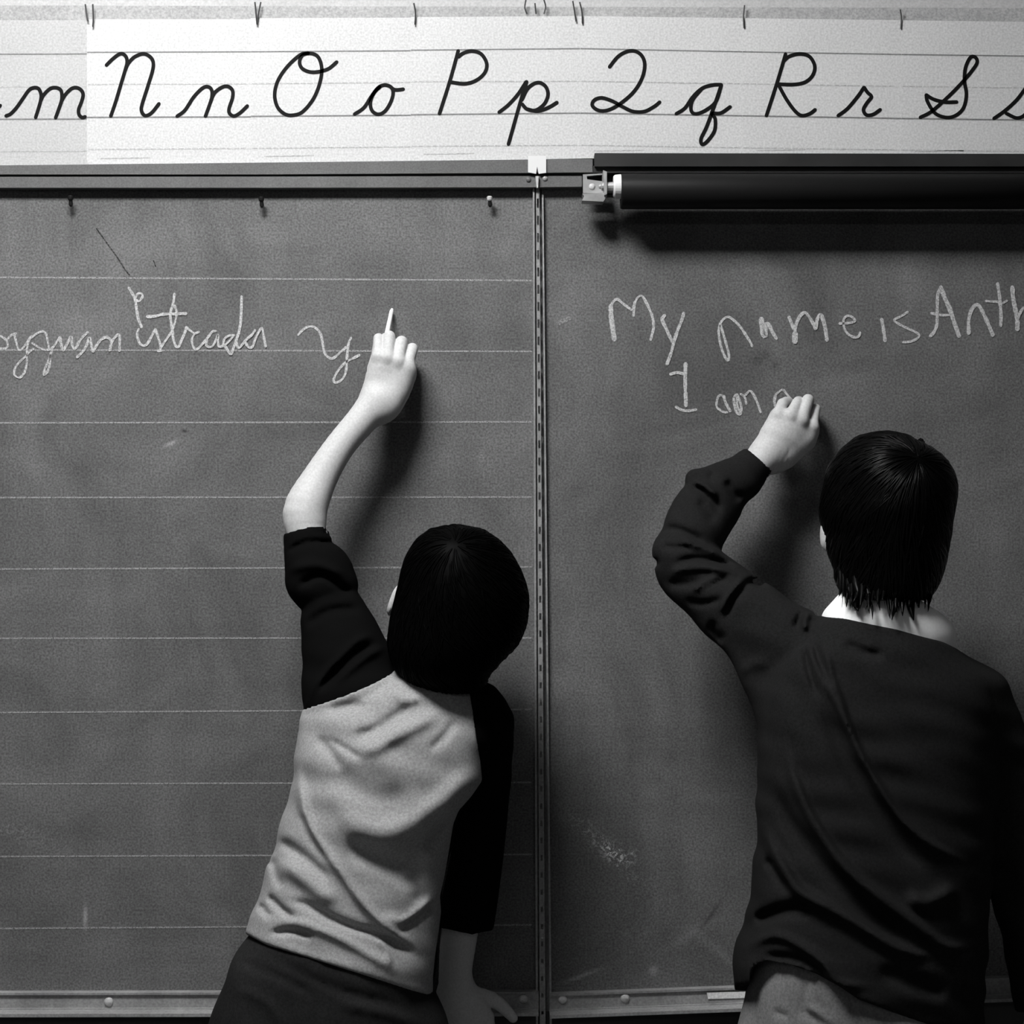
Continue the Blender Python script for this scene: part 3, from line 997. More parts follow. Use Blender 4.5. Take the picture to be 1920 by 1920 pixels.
        for axn in range(3):
            a = [slice(1, -1)] * 3
            a[axn] = slice(0, -1)
            b = [slice(1, -1)] * 3
            b[axn] = slice(1, None)
            A, B = ins[tuple(a)], ins[tuple(b)]
            off = np.array([1, 1, 1])
            off[axn] = 0
            e = np.argwhere(A != B) + off
            inside = ins[e[:, 0], e[:, 1], e[:, 2]]
            u, v = [(1, 2), (2, 0), (0, 1)][axn]
            du, dv = np.zeros(3, int), np.zeros(3, int)
            du[u], dv[v] = 1, 1
            qd = [e - du - dv, e - dv, e, e - du]
            I = np.stack([idx[q[:, 0], q[:, 1], q[:, 2]] for q in qd], 1)
            I[~inside] = I[~inside][:, ::-1]
            faces.append(I)
        return V, np.vstack(faces)


def crease(gx, gy, poly):
    """squared distance to a crease path and its depth there (fading out at both ends)"""
    L = np.concatenate([[0], np.cumsum(np.linalg.norm(np.diff(poly, axis=0), axis=1))])
    L /= L[-1] + 1e-9
    d = np.full(np.broadcast(gx, gy).shape, 1e9, np.float32)
    tp = np.zeros_like(d)
    for i in range(len(poly) - 1):
        (ax, ay), (bx, by) = poly[i], poly[i + 1]
        ux, uy = bx - ax, by - ay
        t = np.clip(((gx - ax) * ux + (gy - ay) * uy) / (ux * ux + uy * uy + 1e-9), 0, 1)
        q = (gx - ax - t * ux) ** 2 + (gy - ay - t * uy) ** 2
        f = L[i] + (L[i + 1] - L[i]) * t
        w_ = np.clip(np.minimum(f, 1 - f) / 0.24, 0, 1)
        m = q < d
        d = np.where(m, q, d)
        tp = np.where(m, 0.05 + 0.95 * w_ * w_ * (3 - 2 * w_), tp)
    return d, tp


def seg_dist(gx, gy, poly):
    d = np.full(np.broadcast(gx, gy).shape, 1e9, np.float32)
    for (ax, ay), (bx, by) in zip(poly[:-1], poly[1:]):
        ux, uy = bx - ax, by - ay
        t = np.clip(((gx - ax) * ux + (gy - ay) * uy) / (ux * ux + uy * uy + 1e-9), 0, 1)
        d = np.minimum(d, (gx - ax - t * ux) ** 2 + (gy - ay - t * uy) ** 2)
    return np.sqrt(d)


def fold_map(box, folds, res=2.0, lim=(13.0, 17.0), soft=0.0):
    """relief of cloth creases: (amplitude in mm, width in px, path in px)"""
    x0, y0, x1, y1 = box
    gx = np.arange(x0, x1 + res, res, dtype=np.float32)
    gy = np.arange(y0, y1 + res, res, dtype=np.float32)
    mp = np.zeros((len(gy), len(gx)), np.float32)
    r_ = np.random.RandomState(21)
    for _ in range(14 if soft else 0):       # slack cloth
        q, wl, ph = r_.uniform(-1.2, 0.3), r_.uniform(45, 120), r_.uniform(0, 6.28)
        mp += soft * 0.001 * np.sin((gx[None, :] * math.sin(q) + gy[:, None] * math.cos(q)) * 6.283 / wl + ph).astype(np.float32) / 3.0
    for amp, sg, path in folds:
        c = catmull(path, 14)
        m = 3.2 * sg
        i0, i1 = np.searchsorted(gx, [c[:, 0].min() - m, c[:, 0].max() + m])
        j0, j1 = np.searchsorted(gy, [c[:, 1].min() - m, c[:, 1].max() + m])
        if i1 <= i0 or j1 <= j0:
            continue
        d2, tp = crease(gx[None, i0:i1], gy[j0:j1, None], c)
        mp[j0:j1, i0:i1] += amp * 0.001 * tp * np.exp(-d2 / sg ** 2)
    mp = np.where(mp < 0, -lim[0] * 0.001 * np.tanh(-mp / (lim[0] * 0.001)), lim[1] * 0.001 * np.tanh(mp / (lim[1] * 0.001))).astype(np.float32)
    return mp, x0, y0, res


def poly_sd(box, poly, res=2.0):
    """signed pixel distance to a closed outline (negative inside)"""
    x0, y0, x1, y1 = box
    gx = np.arange(x0, x1 + res, res, dtype=np.float32)
    gy = np.arange(y0, y1 + res, res, dtype=np.float32)
    pl = [tuple(p) for p in poly] + [tuple(poly[0])]
    d = seg_dist(gx[None, :], gy[:, None], pl)
    ins = np.zeros(d.shape, bool)
    for (ax, ay), (bx, by) in zip(pl[:-1], pl[1:]):
        if ay == by:
            continue
        cnd = (gy[:, None] > min(ay, by)) & (gy[:, None] <= max(ay, by))
        xi = ax + (gy[:, None] - ay) / (by - ay) * (bx - ax)
        ins ^= cnd & (gx[None, :] < xi)
    return np.where(ins, -d, d).astype(np.float32), x0, y0, res


def cv(o, k, amp, sg, pts):
    return (amp, sg, [(o[0] + x / k, o[1] + y / k) for x, y in pts])


def unit(v):
    v = np.asarray(v, float)
    return v / np.linalg.norm(v)


def hair_strands(F, C, pole, count, seed, rad, th0=(0.05, 1.2), ln=(0.4, 0.9), zmin=None, lift=0.0006):
    r_ = np.random.RandomState(seed)
    pole = unit(pole)
    a = unit(np.cross(pole, [0.2, 0.1, 1]))
    b = np.cross(pole, a)
    mb = []
    n = 9
    phi = r_.uniform(0, 2 * math.pi, count)
    t0 = th0[0] + (th0[1] - th0[0]) * r_.uniform(0, 1, count) ** 0.8
    L = r_.uniform(ln[0], ln[1], count)
    sw = r_.normal(0.15, 0.12, count)
    T = t0[:, None] + L[:, None] * np.linspace(0, 1, n)[None, :]
    PH = phi[:, None] + sw[:, None] * np.linspace(0, 1, n)[None, :]
    dr = (np.sin(T)[..., None] * (np.cos(PH)[..., None] * a + np.sin(PH)[..., None] * b) + np.cos(T)[..., None] * pole).reshape(-1, 3)
    rad_ = np.full(len(dr), np.nan)
    prev = None
    for q in np.linspace(0.17, 0.03, 90):
        v = F.sample(C + dr * q)
        hit = np.isnan(rad_) & (v < 0)
        if prev is not None:
            t = prev[0] / (prev[0] - v + 1e-12)
            rr_ = prev[1] + (q - prev[1]) * np.clip(t, 0, 1)
            rad_[hit] = rr_[hit] if hasattr(rr_, '__len__') else rr_
        prev = (v, q)
    rad_ = np.nan_to_num(rad_, nan=0.08)
    lf = (lift * r_.uniform(0.1, 1.6, count))[:, None].repeat(n, 1).ravel()
    pts = (C + dr * (rad_ + lf)[:, None]).reshape(count, n, 3)
    prof = np.array([0.35, 0.8, 1, 1, 1, 0.95, 0.8, 0.55, 0.12])
    V, FF = [], []
    for i in range(count):
        p = pts[i]
        stp = np.linalg.norm(np.diff(p, axis=0), axis=1)
        if stp.max() > 0.03 or (zmin is not None and p[:, 2].min() < zmin):
            continue
        t = np.gradient(p, axis=0)
        t /= np.linalg.norm(t, axis=1)[:, None] + 1e-9
        o = unit(p.mean(0) - C)
        s1 = np.cross(t, o)
        s1 /= np.linalg.norm(s1, axis=1)[:, None] + 1e-9
        s2 = np.cross(s1, t)
        base = sum(len(x) for x in V)
        ww = rad * r_.uniform(0.6, 1.5) * prof
        ring = []
        for j in range(4):
            q = j * math.pi / 2
            ring.append(p + (s1 * math.cos(q) + 0.6 * s2 * math.sin(q)) * ww[:, None])
        V.append(np.stack(ring, 1).reshape(-1, 3))
        for k in range(n - 1):
            for j in range(4):
                j2 = (j + 1) % 4
                FF.append([base + k * 4 + j, base + k * 4 + j2, base + (k + 1) * 4 + j2, base + (k + 1) * 4 + j])
    return (np.vstack(V), FF) if V else (np.zeros((0, 3)), [])


def add_face(F, C, f, u, sc):
    """nose, lips, chin and brow of a head turned along f"""
    f = unit(f)
    u = unit(np.asarray(u) - f * np.dot(u, f))
    r = np.cross(f, u)
    F.ell(C, (0.066 * sc, 0.084 * sc, 0.080 * sc), (r, f, u), 0.01)
    F.ell(C + f * 0.030 * sc - u * 0.050 * sc, (0.052 * sc, 0.052 * sc, 0.055 * sc), (r, f, u), 0.02)
    F.ell(C + f * 0.066 * sc - u * 0.088 * sc, (0.020 * sc, 0.016 * sc, 0.014 * sc), (r, f, u), 0.012)
    F.cone(C + f * 0.084 * sc + u * 0.006 * sc, C + f * 0.100 * sc - u * 0.030 * sc, 0.006 * sc, 0.010 * sc, 0.008)
    for sg in (-1, 1):
        F.ell(C + f * 0.088 * sc - u * 0.034 * sc + r * sg * 0.010 * sc, (0.007 * sc, 0.008 * sc, 0.006 * sc), (r, f, u), 0.004)
        F.ell(C + f * 0.077 * sc + u * 0.022 * sc + r * sg * 0.030 * sc, (0.022 * sc, 0.010 * sc, 0.006 * sc), (r, f, u), 0.008)
    F.ell(C + f * 0.080 * sc - u * 0.054 * sc, (0.020 * sc, 0.008 * sc, 0.004 * sc), (r, f, u), 0.003)
    F.ell(C + f * 0.079 * sc - u * 0.063 * sc, (0.017 * sc, 0.008 * sc, 0.005 * sc), (r, f, u), 0.003)
    return f, u, r


def add_eyes(C, f, u, r, sc, parent):
    for sg in (-1, 1):
        c = C + f * 0.073 * sc + u * 0.006 * sc + r * sg * 0.030 * sc
        g = Field(c - 0.016, c + 0.016, 0.0016)
        g.ell(c, (0.013, 0.012, 0.008), (r, f, u), 0)
        V, Q = g.mesh()
        make('eye', V, Q, 'eye', parent, smooth=True)


def shoe(parent, c, ang):
    d = np.array([math.sin(ang), math.cos(ang), 0])
    g = Field((c[0] - 0.2, c[1] - 0.2, -0.004), (c[0] + 0.2, c[1] + 0.24, 0.12), 0.004)
    n = np.array([d[1], -d[0], 0])
    g.cone(c - d * 0.05 + [0, 0, 0.035], c + d * 0.10 + [0, 0, 0.028], 0.034, 0.036, 0.02)
    g.cone(c - d * 0.03 + [0, 0, 0.04], c - d * 0.03 + [0, 0, 0.085], 0.036, 0.036, 0.02)
    g.F = np.maximum(g.F, 0.012 - g.ax[2][None, None, :])
    V, Q = g.mesh()
    o = make('shoe', V, Q, 'shoe', parent, smooth=True)
    g = Field((c[0] - 0.2, c[1] - 0.2, -0.004), (c[0] + 0.2, c[1] + 0.24, 0.05), 0.004)
    g.cone(c - d * 0.05 + [0, 0, 0.02], c + d * 0.10 + [0, 0, 0.02], 0.038, 0.039, 0.02)
    g.F = np.maximum(g.F, np.maximum(0.0005 - g.ax[2], g.ax[2] - 0.018)[None, None, :])
    V, Q = g.mesh()
    make('sole', V, Q, 'sole', o)


def finger(F, pts, k=0.003):
    F.chain(pts, k)


# ================================================================== boy in the pale raglan tee
YA = 0.20
base_a = np.array([P(620, 0, YA)[0], -YA, 0.0])
NEAR = lambda v: v - 0.10 if v >= 0.28 else (0.05 + (v - 0.06) * 0.13 / 0.22 if v > 0.06 else v * 0.05 / 0.06)
# --- body: one mesh; the bare arms are sculpted finer and start inside the sleeves
F = Field((-0.44, -0.36, 0.02), (0.10, -0.03, 1.42), 0.006)
torso_a = [(1250, 770, 850, 0.29, 0.050), (1290, 690, 875, 0.29, 0.058), (1340, 590, 900, 0.295, 0.075), (1430, 562, 890, 0.30, 0.085),
           (1530, 542, 845, 0.305, 0.085), (1630, 512, 828, 0.31, 0.082), (1730, 480, 815, 0.315, 0.085), (1830, 450, 800, 0.32, 0.092),
           (1920, 430, 800, 0.32, 0.09), (1960, 430, 800, 0.32, 0.085)]
F.loft(torso_a, 0.01, 2.3, -0.010)
F.chain([(840, 1300, 0.285, 52), (852, 1230, 0.285, 50)], 0.02)
F.chain([(670, 1300, 0.280, 56), (632, 1180, 0.232, 40), (600, 1090, 0.205, 34)], 0.02)
F.chain([(905, 1345, 0.285, 40), (900, 1500, 0.24, 38), (880, 1700, 0.16, 30)], 0.015)
Ca = P(866, 1135, 0.285)
fa, ua, ra_ = add_face(F, Ca, (-0.30, 0.92, 0.22), (0.16, -0.1, 1), 0.98)
# ears
ear_ax = (unit((-0.35, 0.25, -0.92)), unit((0.1, 1, 0.2)), unit((1, 0, -0.35)))
F.ell(P(738, 1128, 0.285), (0.026, 0.011, 0.006), ear_ax, 0.003)
F.ell(P(976, 1150, 0.27), (0.006, 0.012, 0.02), None, 0.003)
# legs
for (hx, kx, ax, oy) in ((520, 545, 560, 0.0), (715, 700, 690, 0.03)):
    h0 = P(hx, 1950, 0.32)
    x1, x2 = P(kx, 0, 0.32)[0], P(ax, 0, 0.32)[0]
    F.cone(h0, (x1, -0.21 + oy, 0.40), 0.070, 0.048, 0.02)
    F.cone((x1, -0.21 + oy, 0.40), (x2, -0.24 + oy, 0.07), 0.048, 0.030, 0.01)
V1, Q1 = F.mesh()
# writing arm, fine
F = Field(P(500, 1130, 0.30) - [0, 0.03, 0.02], P(830, 590, 0.0) + [0, -0.001, 0], 0.0018)
F.chain([(606, 1100, 0.208, 32), (578, 1010, 0.177, 34), (572, 978, 0.166, 40), (575, 948, 0.158, 40), (603, 891, 0.136, 32), (638, 836, 0.114, 28), (680, 786, 0.092, 29),
         (706, 754, 0.079, 33)], 0.012)
WA = [((698, 744, 0.064), (709, 668, 0.082), (710, 635, 0.058)), ((710, 744, 0.068), (727, 670, 0.087), (730, 631, 0.061)),
      ((721, 747, 0.068), (746.5, 677, 0.085), (753, 641, 0.058)), ((729, 752, 0.064), (764, 687, 0.078), (773, 654, 0.053))]
RA = [10.0, 11.0, 11.2, 10.8]
for i, (c0, c1, c2) in enumerate(WA):
    F.chain([c0 + (21,), ((c0[0] + c1[0]) / 2, (c0[1] + c1[1]) / 2, (c0[2] + c1[2]) / 2 - 0.004, 18), (c1[0], c1[1] + 3, c1[2] - 0.003, RA[i] + 1.5)], 0.010)
G = F.twin()
for i, (c0, c1, c2) in enumerate(WA):
    r1 = RA[i]
    G.chain([(c1[0], c1[1] + 4, c1[2] - 0.004, r1), c1 + (r1 + 0.6,), ((c1[0] + c2[0]) / 2, (c1[1] + c2[1]) / 2, (c1[2] + c2[2]) / 2 + 0.002, r1 - 0.3), c2 + (r1,)], 0.0012)
    G.chain([c2 + (r1,), (c2[0] - 1, c2[1] + 6, c2[2] - 0.024, r1 - 0.8), (c2[0] - 4, c2[1] + 22, c2[2] - 0.028, r1 - 2)], 0.0010)
F.F = smin(F.F, G.F, 0.006)
F.chain([(763, 706, 0.066, 14), (746, 734, 0.068, 20), (722, 768, 0.080, 22)], 0.018)         # heel of the hand
F.chain([(702, 722, 0.050, 15), (700, 690, 0.036, 11.5), (711, 655, 0.027, 9.5), (722, 632, 0.024, 8)], 0.005)   # thumb
V2, Q2 = F.mesh()
# resting arm, fine
F = Field((P(800, 0, 0.0)[0], -0.24, P(0, 2010, 0.0)[2]), (P(985, 0, 0.0)[0], -0.022, P(0, 1650, 0.2)[2]), 0.0022)
F.chain([(874, 1680, 0.165, 34), (860, 1760, 0.132, 34), (854, 1820, 0.110, 31), (856, 1850, 0.100, 34)], 0.01)
for i, (a, b, c, d) in enumerate([
        ((872, 1862, 0.092), (912, 1908, 0.092), (920, 1948, 0.072), (914, 1972, 0.046)),
        ((860, 1862, 0.096), (886, 1918, 0.100), (891, 1964, 0.078), (888, 1988, 0.048)),
        ((850, 1864, 0.096), (860, 1918, 0.100), (860, 1962, 0.078), (860, 1986, 0.048)),
        ((842, 1866, 0.092), (835, 1908, 0.094), (832, 1946, 0.076), (836, 1968, 0.048))]):
    F.chain([a + (22,), (a[0] * .4 + b[0] * .6, a[1] * .4 + b[1] * .6, b[2] + 0.002, 19), b + (15,)], 0.010)
    F.chain([b + (14,), c + (12,), d + (10,)], 0.0022)
F.chain([(835, 1880, 0.085, 17), (832, 1895, 0.08, 15)], 0.01)
F.chain([(888, 1868, 0.078, 19), (921, 1874, 0.064, 14.5), (943, 1888, 0.056, 12), (962, 1909, 0.050, 9)], 0.008)  # thumb
V3, Q3 = F.mesh()
body_a = make('person', np.vstack([V1, V2, V3]), np.vstack([Q1, Q2 + len(V1), Q3 + len(V1) + len(V2)]), 'skin', smooth=True, org=base_a,
              label='boy in pale tee with black raglan sleeves reaching up to write', cat='person')
add_eyes(Ca, fa, ua, ra_, 0.98, body_a)
# --- tee: torso panel and raglan sleeves cut along the seam from one draped surface
o7, k7 = (380, 1200), 2.667
foldsA = [
    cv(o7, k7, 10.1, 8, [(480, 600), (485, 690), (495, 790), (530, 920), (600, 1040), (690, 1160), (780, 1290), (880, 1400), (980, 1480), (1080, 1560)]),
    cv(o7, k7, 18.6, 22, [(650, 810), (760, 920), (900, 965), (1040, 930), (1180, 840), (1290, 740), (1390, 640)]),
    cv(o7, k7, 10.1, 13, [(740, 545), (860, 540), (960, 480), (1080, 420), (1200, 360)]),
    cv(o7, k7, 10.1, 14, [(380, 1090), (480, 1180), (600, 1275), (690, 1310)]),
    cv(o7, k7, 6.8, 11, [(880, 1370), (1000, 1410), (1100, 1350), (1170, 1280)]),
    cv(o7, k7, 6.8, 9, [(320, 1420), (440, 1410), (560, 1440), (700, 1500), (860, 1590), (1000, 1680)]),
    cv(o7, k7, 6.8, 9, [(940, 230), (1000, 300), (1100, 290)]),
    cv(o7, k7, 5.1, 6, [(870, 1480), (920, 1560), (940, 1640)]),
    cv(o7, k7, -10.1, 10, [(740, 490), (860, 450), (970, 380), (1060, 330)]),
    cv(o7, k7, -11.9, 8, [(410, 1300), (520, 1325), (640, 1390), (760, 1440), (870, 1470), (1000, 1535), (1080, 1580)]),
    cv(o7, k7, -8.5, 10, [(370, 990), (470, 1060), (560, 1130), (650, 1220)]),
    cv(o7, k7, -5.0, 9, [(345, 1080), (370, 1180), (400, 1250)]),
    cv(o7, k7, -10.1, 7, [(980, 1455), (1080, 1390), (1170, 1310)]),
    cv(o7, k7, -10.1, 24, [(700, 1010), (850, 1090), (1000, 1150), (1120, 1200)]),
    cv(o7, k7, -8.5, 22, [(640, 620), (760, 740), (900, 790), (1080, 760)]),
    cv(o7, k7, -8.5, 6, [(330, 1470), (450, 1455), (560, 1490)]),
    cv(o7, k7, -8.5, 6, [(320, 1270), (400, 1350), (470, 1400)]),
    cv(o7, k7, -5.1, 6, [(280, 1320), (340, 1390)]),
    cv(o7, k7, -6.8, 9, [(570, 480), (640, 560), (690, 660)]),
    cv(o7, k7, -5.1, 6, [(620, 490), (740, 560), (800, 600)]),
    cv(o7, k7, -6.8, 12, [(1030, 1160), (1080, 1270), (1050, 1320)]),
    cv(o7, k7, -6.8, 9, [(1240, 880), (1160, 1000), (1100, 1060)]),
    cv(o7, k7, -6.8, 9, [(620, 360), (760, 330), (830, 350)]),
    cv(o7, k7, -5.1, 8, [(1270, 390), (1220, 470), (1130, 560)]),
    cv(o7, k7, -5.1, 8, [(480, 850), (560, 1010), (640, 1130)]),
    # sleeve creases
    cv((380, 560), 2.526, 6.8, 7, [(500, 1900), (560, 1800), (640, 1710), (740, 1615), (830, 1590)]),
    cv((380, 560), 2.526, 6.8, 7, [(620, 1830), (720, 1740), (800, 1680), (870, 1650)]),
    cv((380, 560), 2.526, -8.5, 7, [(540, 1870), (640, 1760), (740, 1670), (840, 1630)]),
    cv((380, 560), 2.526, -10.2, 7, [(440, 1370), (560, 1310), (660, 1370), (720, 1400)]),
    cv((380, 560), 2.526, 6.8, 9, [(400, 1290), (540, 1260), (690, 1320)]),
    cv((380, 560), 2.526, -6.8, 5, [(395, 1200), (500, 1150), (640, 1160)]),
    cv((380, 560), 2.526, -6.8, 8, [(480, 1560), (600, 1480), (760, 1470)]),
]
lo = np.minimum(P(380, 1960, 0.05), P(380, 1960, 0.44))
hi = np.maximum(P(1010, 960, 0.05), P(1010, 960, 0.44))
F = Field((lo[0], -0.35, lo[2]), (hi[0], -0.02, hi[2]), 0.0032)
shirt_a = [(1252, 748, 872, 0.285, 0.066), (1275, 712, 890, 0.285, 0.068), (1300, 632, 905, 0.288, 0.076), (1330, 572, 920, 0.29, 0.086), (1370, 561, 925, 0.295, 0.094),
           (1430, 553, 915, 0.30, 0.100), (1480, 546, 893, 0.303, 0.100), (1530, 531, 860, 0.306, 0.098), (1580, 516, 850, 0.31, 0.096),
           (1630, 501, 839, 0.313, 0.096), (1680, 485, 828, 0.316, 0.097), (1730, 466, 827, 0.318, 0.10), (1770, 452, 822, 0.32, 0.103),
           (1820, 440, 818, 0.32, 0.110), (1880, 430, 814, 0.32, 0.114), (1900, 430, 812, 0.32, 0.114)]
F.loft(shirt_a, 0.006, 2.25)
F.chain([(574, 994, 0.172, 43), (577, 1015, 0.178, 46), (586, 1050, 0.19, 54), (598, 1078, 0.20, 66), (607, 1096, 0.205, 66), (614, 1118, 0.212, 52), (630, 1165, 0.225, 68),
         (647, 1225, 0.25, 82), (658, 1275, 0.268, 93), (668, 1318, 0.285, 102)], 0.006)
F.chain([(898, 1330, 0.285, 52), (912, 1352, 0.28, 52), (910, 1420, 0.262, 53), (904, 1500, 0.238, 52), (895, 1600, 0.20, 51), (879, 1700, 0.16, 54), (873, 1752, 0.138, 51)], 0.010)
fm = fold_map((380, 960, 1010, 1960), foldsA, soft=1.1)
rel = F.pixmap(*fm)
PX, PY, KK = F.pix()
Yg = F.ax[1][None, :, None]
wgt = np.clip((-Yg - 0.14) / 0.05, 0, 1)
wgt = np.where(PY < 1300, 1.0, wgt)
F.F = F.F - (rel * wgt).astype(np.float32)
# hem, cuffs
hem = np.interp(np.arange(380, 1012, 2), [380, 455, 500, 560, 640, 700, 760, 800, 830, 1012], [1725, 1748, 1772, 1790, 1815, 1834, 1854, 1865, 1868, 1900])
hemd = (PY - np.interp(PX, np.arange(380, 1012, 2), hem)) * KK
armside = (PX > 826) & (PY > 1500)
hemd = np.where(armside, -1.0, hemd)
F.cut(hemd, 0.004)
cuff = np.interp(PX, [500, 537, 575, 613, 640], [1004, 998, 986, 981, 981])
F.cut(np.where(PX < 720, (cuff - PY) * KK, -1.0), 0.003)
cuff = np.interp(PX, [820, 828, 885, 925, 940], [1741, 1742, 1754, 1746, 1744])
F.cut(np.where(armside, (PY - cuff) * KK, -1.0), 0.003)
# hollow the openings
F.cone(P(574, 970, 0.165), P(580, 1012, 0.176), R(35, 0.17), R(35, 0.17), 0.002, 'sub')
F.cone(P(868, 1780, 0.126), P(876, 1725, 0.148), R(42, 0.14), R(41, 0.14), 0.002, 'sub')
full = F.F.copy()
seam = [(746, 1200), (741, 1256), (728, 1266), (690, 1286), (632, 1309), (566, 1331), (520, 1345), (380, 1500), (380, 1960), (810, 1960), (812, 1830), (816, 1790), (822, 1750), (827, 1710), (825, 1680), (834, 1640), (841, 1600), (850, 1545),
        (860, 1520), (884, 1493), (904, 1464), (901, 1430), (893, 1380), (886, 1330), (879, 1290), (884, 1200)]
sd = F.pixmap(*poly_sd((380, 960, 1010, 1960), seam)) * KK
F.F = np.maximum(full, sd.astype(np.float32))
V, Q = F.mesh()
make('tee_body', V, Q, 'tee', body_a, smooth=True, label='pale heather tee body')
for side in (0, 1):
    half = (PX - 800) * KK * (1 if side == 0 else -1)
    F.F = np.maximum(np.maximum(full + 0.0012, (-sd - 0.006).astype(np.float32)), (half + 0 * PY).astype(np.float32))
    V, Q = F.mesh()
    make('raglan_sleeve', V, Q, 'raglan', body_a, smooth=True, label='black raglan sleeve')
# --- trousers
F = Field((-0.48, -0.38, 0.05), (0.0, -0.05, 0.98), 0.005)
F.loft([(1740, 478, 808, 0.318, 0.094), (1790, 440, 812, 0.32, 0.102), (1840, 424, 806, 0.322, 0.104), (1900, 409, 808, 0.325, 0.106), (1960, 400, 812, 0.325, 0.104),
        (2010, 405, 822, 0.325, 0.09)], 0.01, 2.4)
for (hx, kx, ax, oy) in ((520, 545, 560, 0.0), (715, 700, 690, 0.03)):
    h0 = P(hx, 1950, 0.32)
    x1, x2 = P(kx, 0, 0.32)[0], P(ax, 0, 0.32)[0]
    F.cone(h0, (x1, -0.21 + oy, 0.40), 0.088, 0.066, 0.02)
    F.cone((x1, -0.21 + oy, 0.40), (x2, -0.23 + oy, 0.07), 0.066, 0.054, 0.01)
fm = fold_map((380, 1740, 900, 1960), [(-4, 7, [(440, 1800), (520, 1830), (600, 1870)]), (4, 9, [(620, 1880), (720, 1900), (800, 1925)]),
                                        (-4, 8, [(500, 1790), (620, 1850), (760, 1890)]), (3, 8, [(430, 1850), (500, 1880), (540, 1940)])])
F.F = F.F - F.pixmap(*fm).astype(np.float32)
F.F = np.maximum(F.F, 0.075 - F.ax[2][None, None, :])
V, Q = F.mesh()
make('trousers', V, Q, 'jeans_dark', body_a, smooth=True, label='dark denim trousers')
for (ax, oy, an) in ((560, 0.0, -0.2), (690, 0.03, 0.15)):
    shoe(body_a, np.array([P(ax, 0, 0.32)[0], -0.23 + oy, 0.0]), an)
# --- hair
F = Field(P(690, 1340, 0.42) - [0, 0.02, 0], P(1040, 940, 0.12) + [0, 0.02, 0.02], 0.003)
F.loft([(984, 845, 862, 0.29, 0.012), (990, 815, 895, 0.29, 0.042), (1002, 793, 920, 0.29, 0.062), (1030, 769, 952, 0.29, 0.083), (1060, 756, 972, 0.29, 0.094), (1090, 749, 984, 0.292, 0.099),
        (1120, 742, 991, 0.294, 0.101), (1150, 735, 990, 0.296, 0.100), (1180, 729, 984, 0.30, 0.096), (1210, 728, 969, 0.305, 0.090), (1240, 735, 942, 0.312, 0.078),
        (1268, 752, 918, 0.318, 0.062), (1286, 778, 909, 0.322, 0.046), (1296, 810, 890, 0.324, 0.03)], 0.004, 2.05)
# open the face
g = unit(fa)
F.ell(Ca + fa * 0.085 - ua * 0.030, (0.062, 0.062, 0.085), (ra_, fa, ua), 0.006, 'sub')
V, Q = F.mesh()
SV, SF = hair_strands(F, Ca, unit((-0.05, -0.72, 0.70)), 1500, 3, 0.0011, (0.03, 1.7), (0.25, 0.5), None, 0.0005)
allF = [list(map(int, q)) for q in Q] + [[i + len(V) for i in f] for f in SF]
make('hair', np.vstack([V, SV]), allF, 'hair_a', body_a, smooth=True, label='short black hair')

# chalk in his fingers
m_ = MB()
cpts = [P(723, 636, 0.038), P(727, 618, 0.027), P(734, 584, 0.010), P(735.5, 579, 0.0075)]
m_.tube(cpts, [R(4.4, 0), R(4.3, 0), R(3.8, 0), R(2.2, 0)], 12)
m_.build('chalk_stick', 'stick', smooth=False, label='white chalk stick held in the fingers of the boy in pale tee', cat='chalk')

# ================================================================== boy in the dark sweater
NEAR = None
YB_ = 0.27
base_b = np.array([P(1640, 0, YB_)[0], -YB_, 0.0])
NEAR = lambda v: v - 0.15 if v >= 0.40 else (0.055 + (v - 0.07) * 0.195 / 0.33 if v > 0.07 else v * 0.055 / 0.07)
F = Field((0.14, -0.45, 0.02), (0.80, -0.05, 1.54), 0.006)
torso_b = [(1130, 1600, 1720, 0.41, 0.052), (1180, 1545, 1775, 0.415, 0.062), (1240, 1470, 1830, 0.42, 0.080), (1350, 1450, 1835, 0.42, 0.092),
           (1500, 1450, 1830, 0.425, 0.092), (1650, 1440, 1820, 0.43, 0.090), (1780, 1425, 1815, 0.43, 0.094), (1920, 1412, 1818, 0.43, 0.094), (1990, 1415, 1815, 0.43, 0.09)]
F.loft(torso_b, 0.01, 2.3, -0.010)
F.chain([(1660, 1170, 0.41, 62), (1660, 1080, 0.40, 58)], 0.02)
F.chain([(1510, 1235, 0.40, 56), (1405, 1165, 0.325, 40), (1292, 1058, 0.245, 36)], 0.01)
F.chain([(1292, 1058, 0.245, 36), (1340, 955, 0.17, 32), (1405, 887, 0.108, 25)], 0.01)
F.chain([(1830, 1300, 0.42, 48), (1868, 1460, 0.41, 44), (1906, 1640, 0.40, 40), (1945, 1850, 0.38, 32), (1950, 1910, 0.375, 26)], 0.015)
for i in range(4):
    F.chain([(1950 - 6 + 4 * i, 1910, 0.375, 20), (1935 + 12 * i, 1965, 0.385 - 0.008 * i, 15), (1936 + 12 * i, 2010, 0.38 - 0.008 * i, 12), (1940 + 11 * i, 2035, 0.365 - 0.008 * i, 10)], 0.004)
F.chain([(1935, 1920, 0.36, 16), (1918, 1960, 0.345, 13), (1920, 1990, 0.34, 11)], 0.004)
Cb = P(1664, 962, 0.40)
fb, ub, rb_ = add_face(F, Cb, (-0.22, 0.96, 0.05), (0.0, 0.0, 1), 1.0)
F.ell(P(1547, 1004, 0.385), (0.006, 0.012, 0.023), (unit((1, 0.1, 0)), unit((0, 1, 0)), unit((0.05, 0, 1))), 0.003)
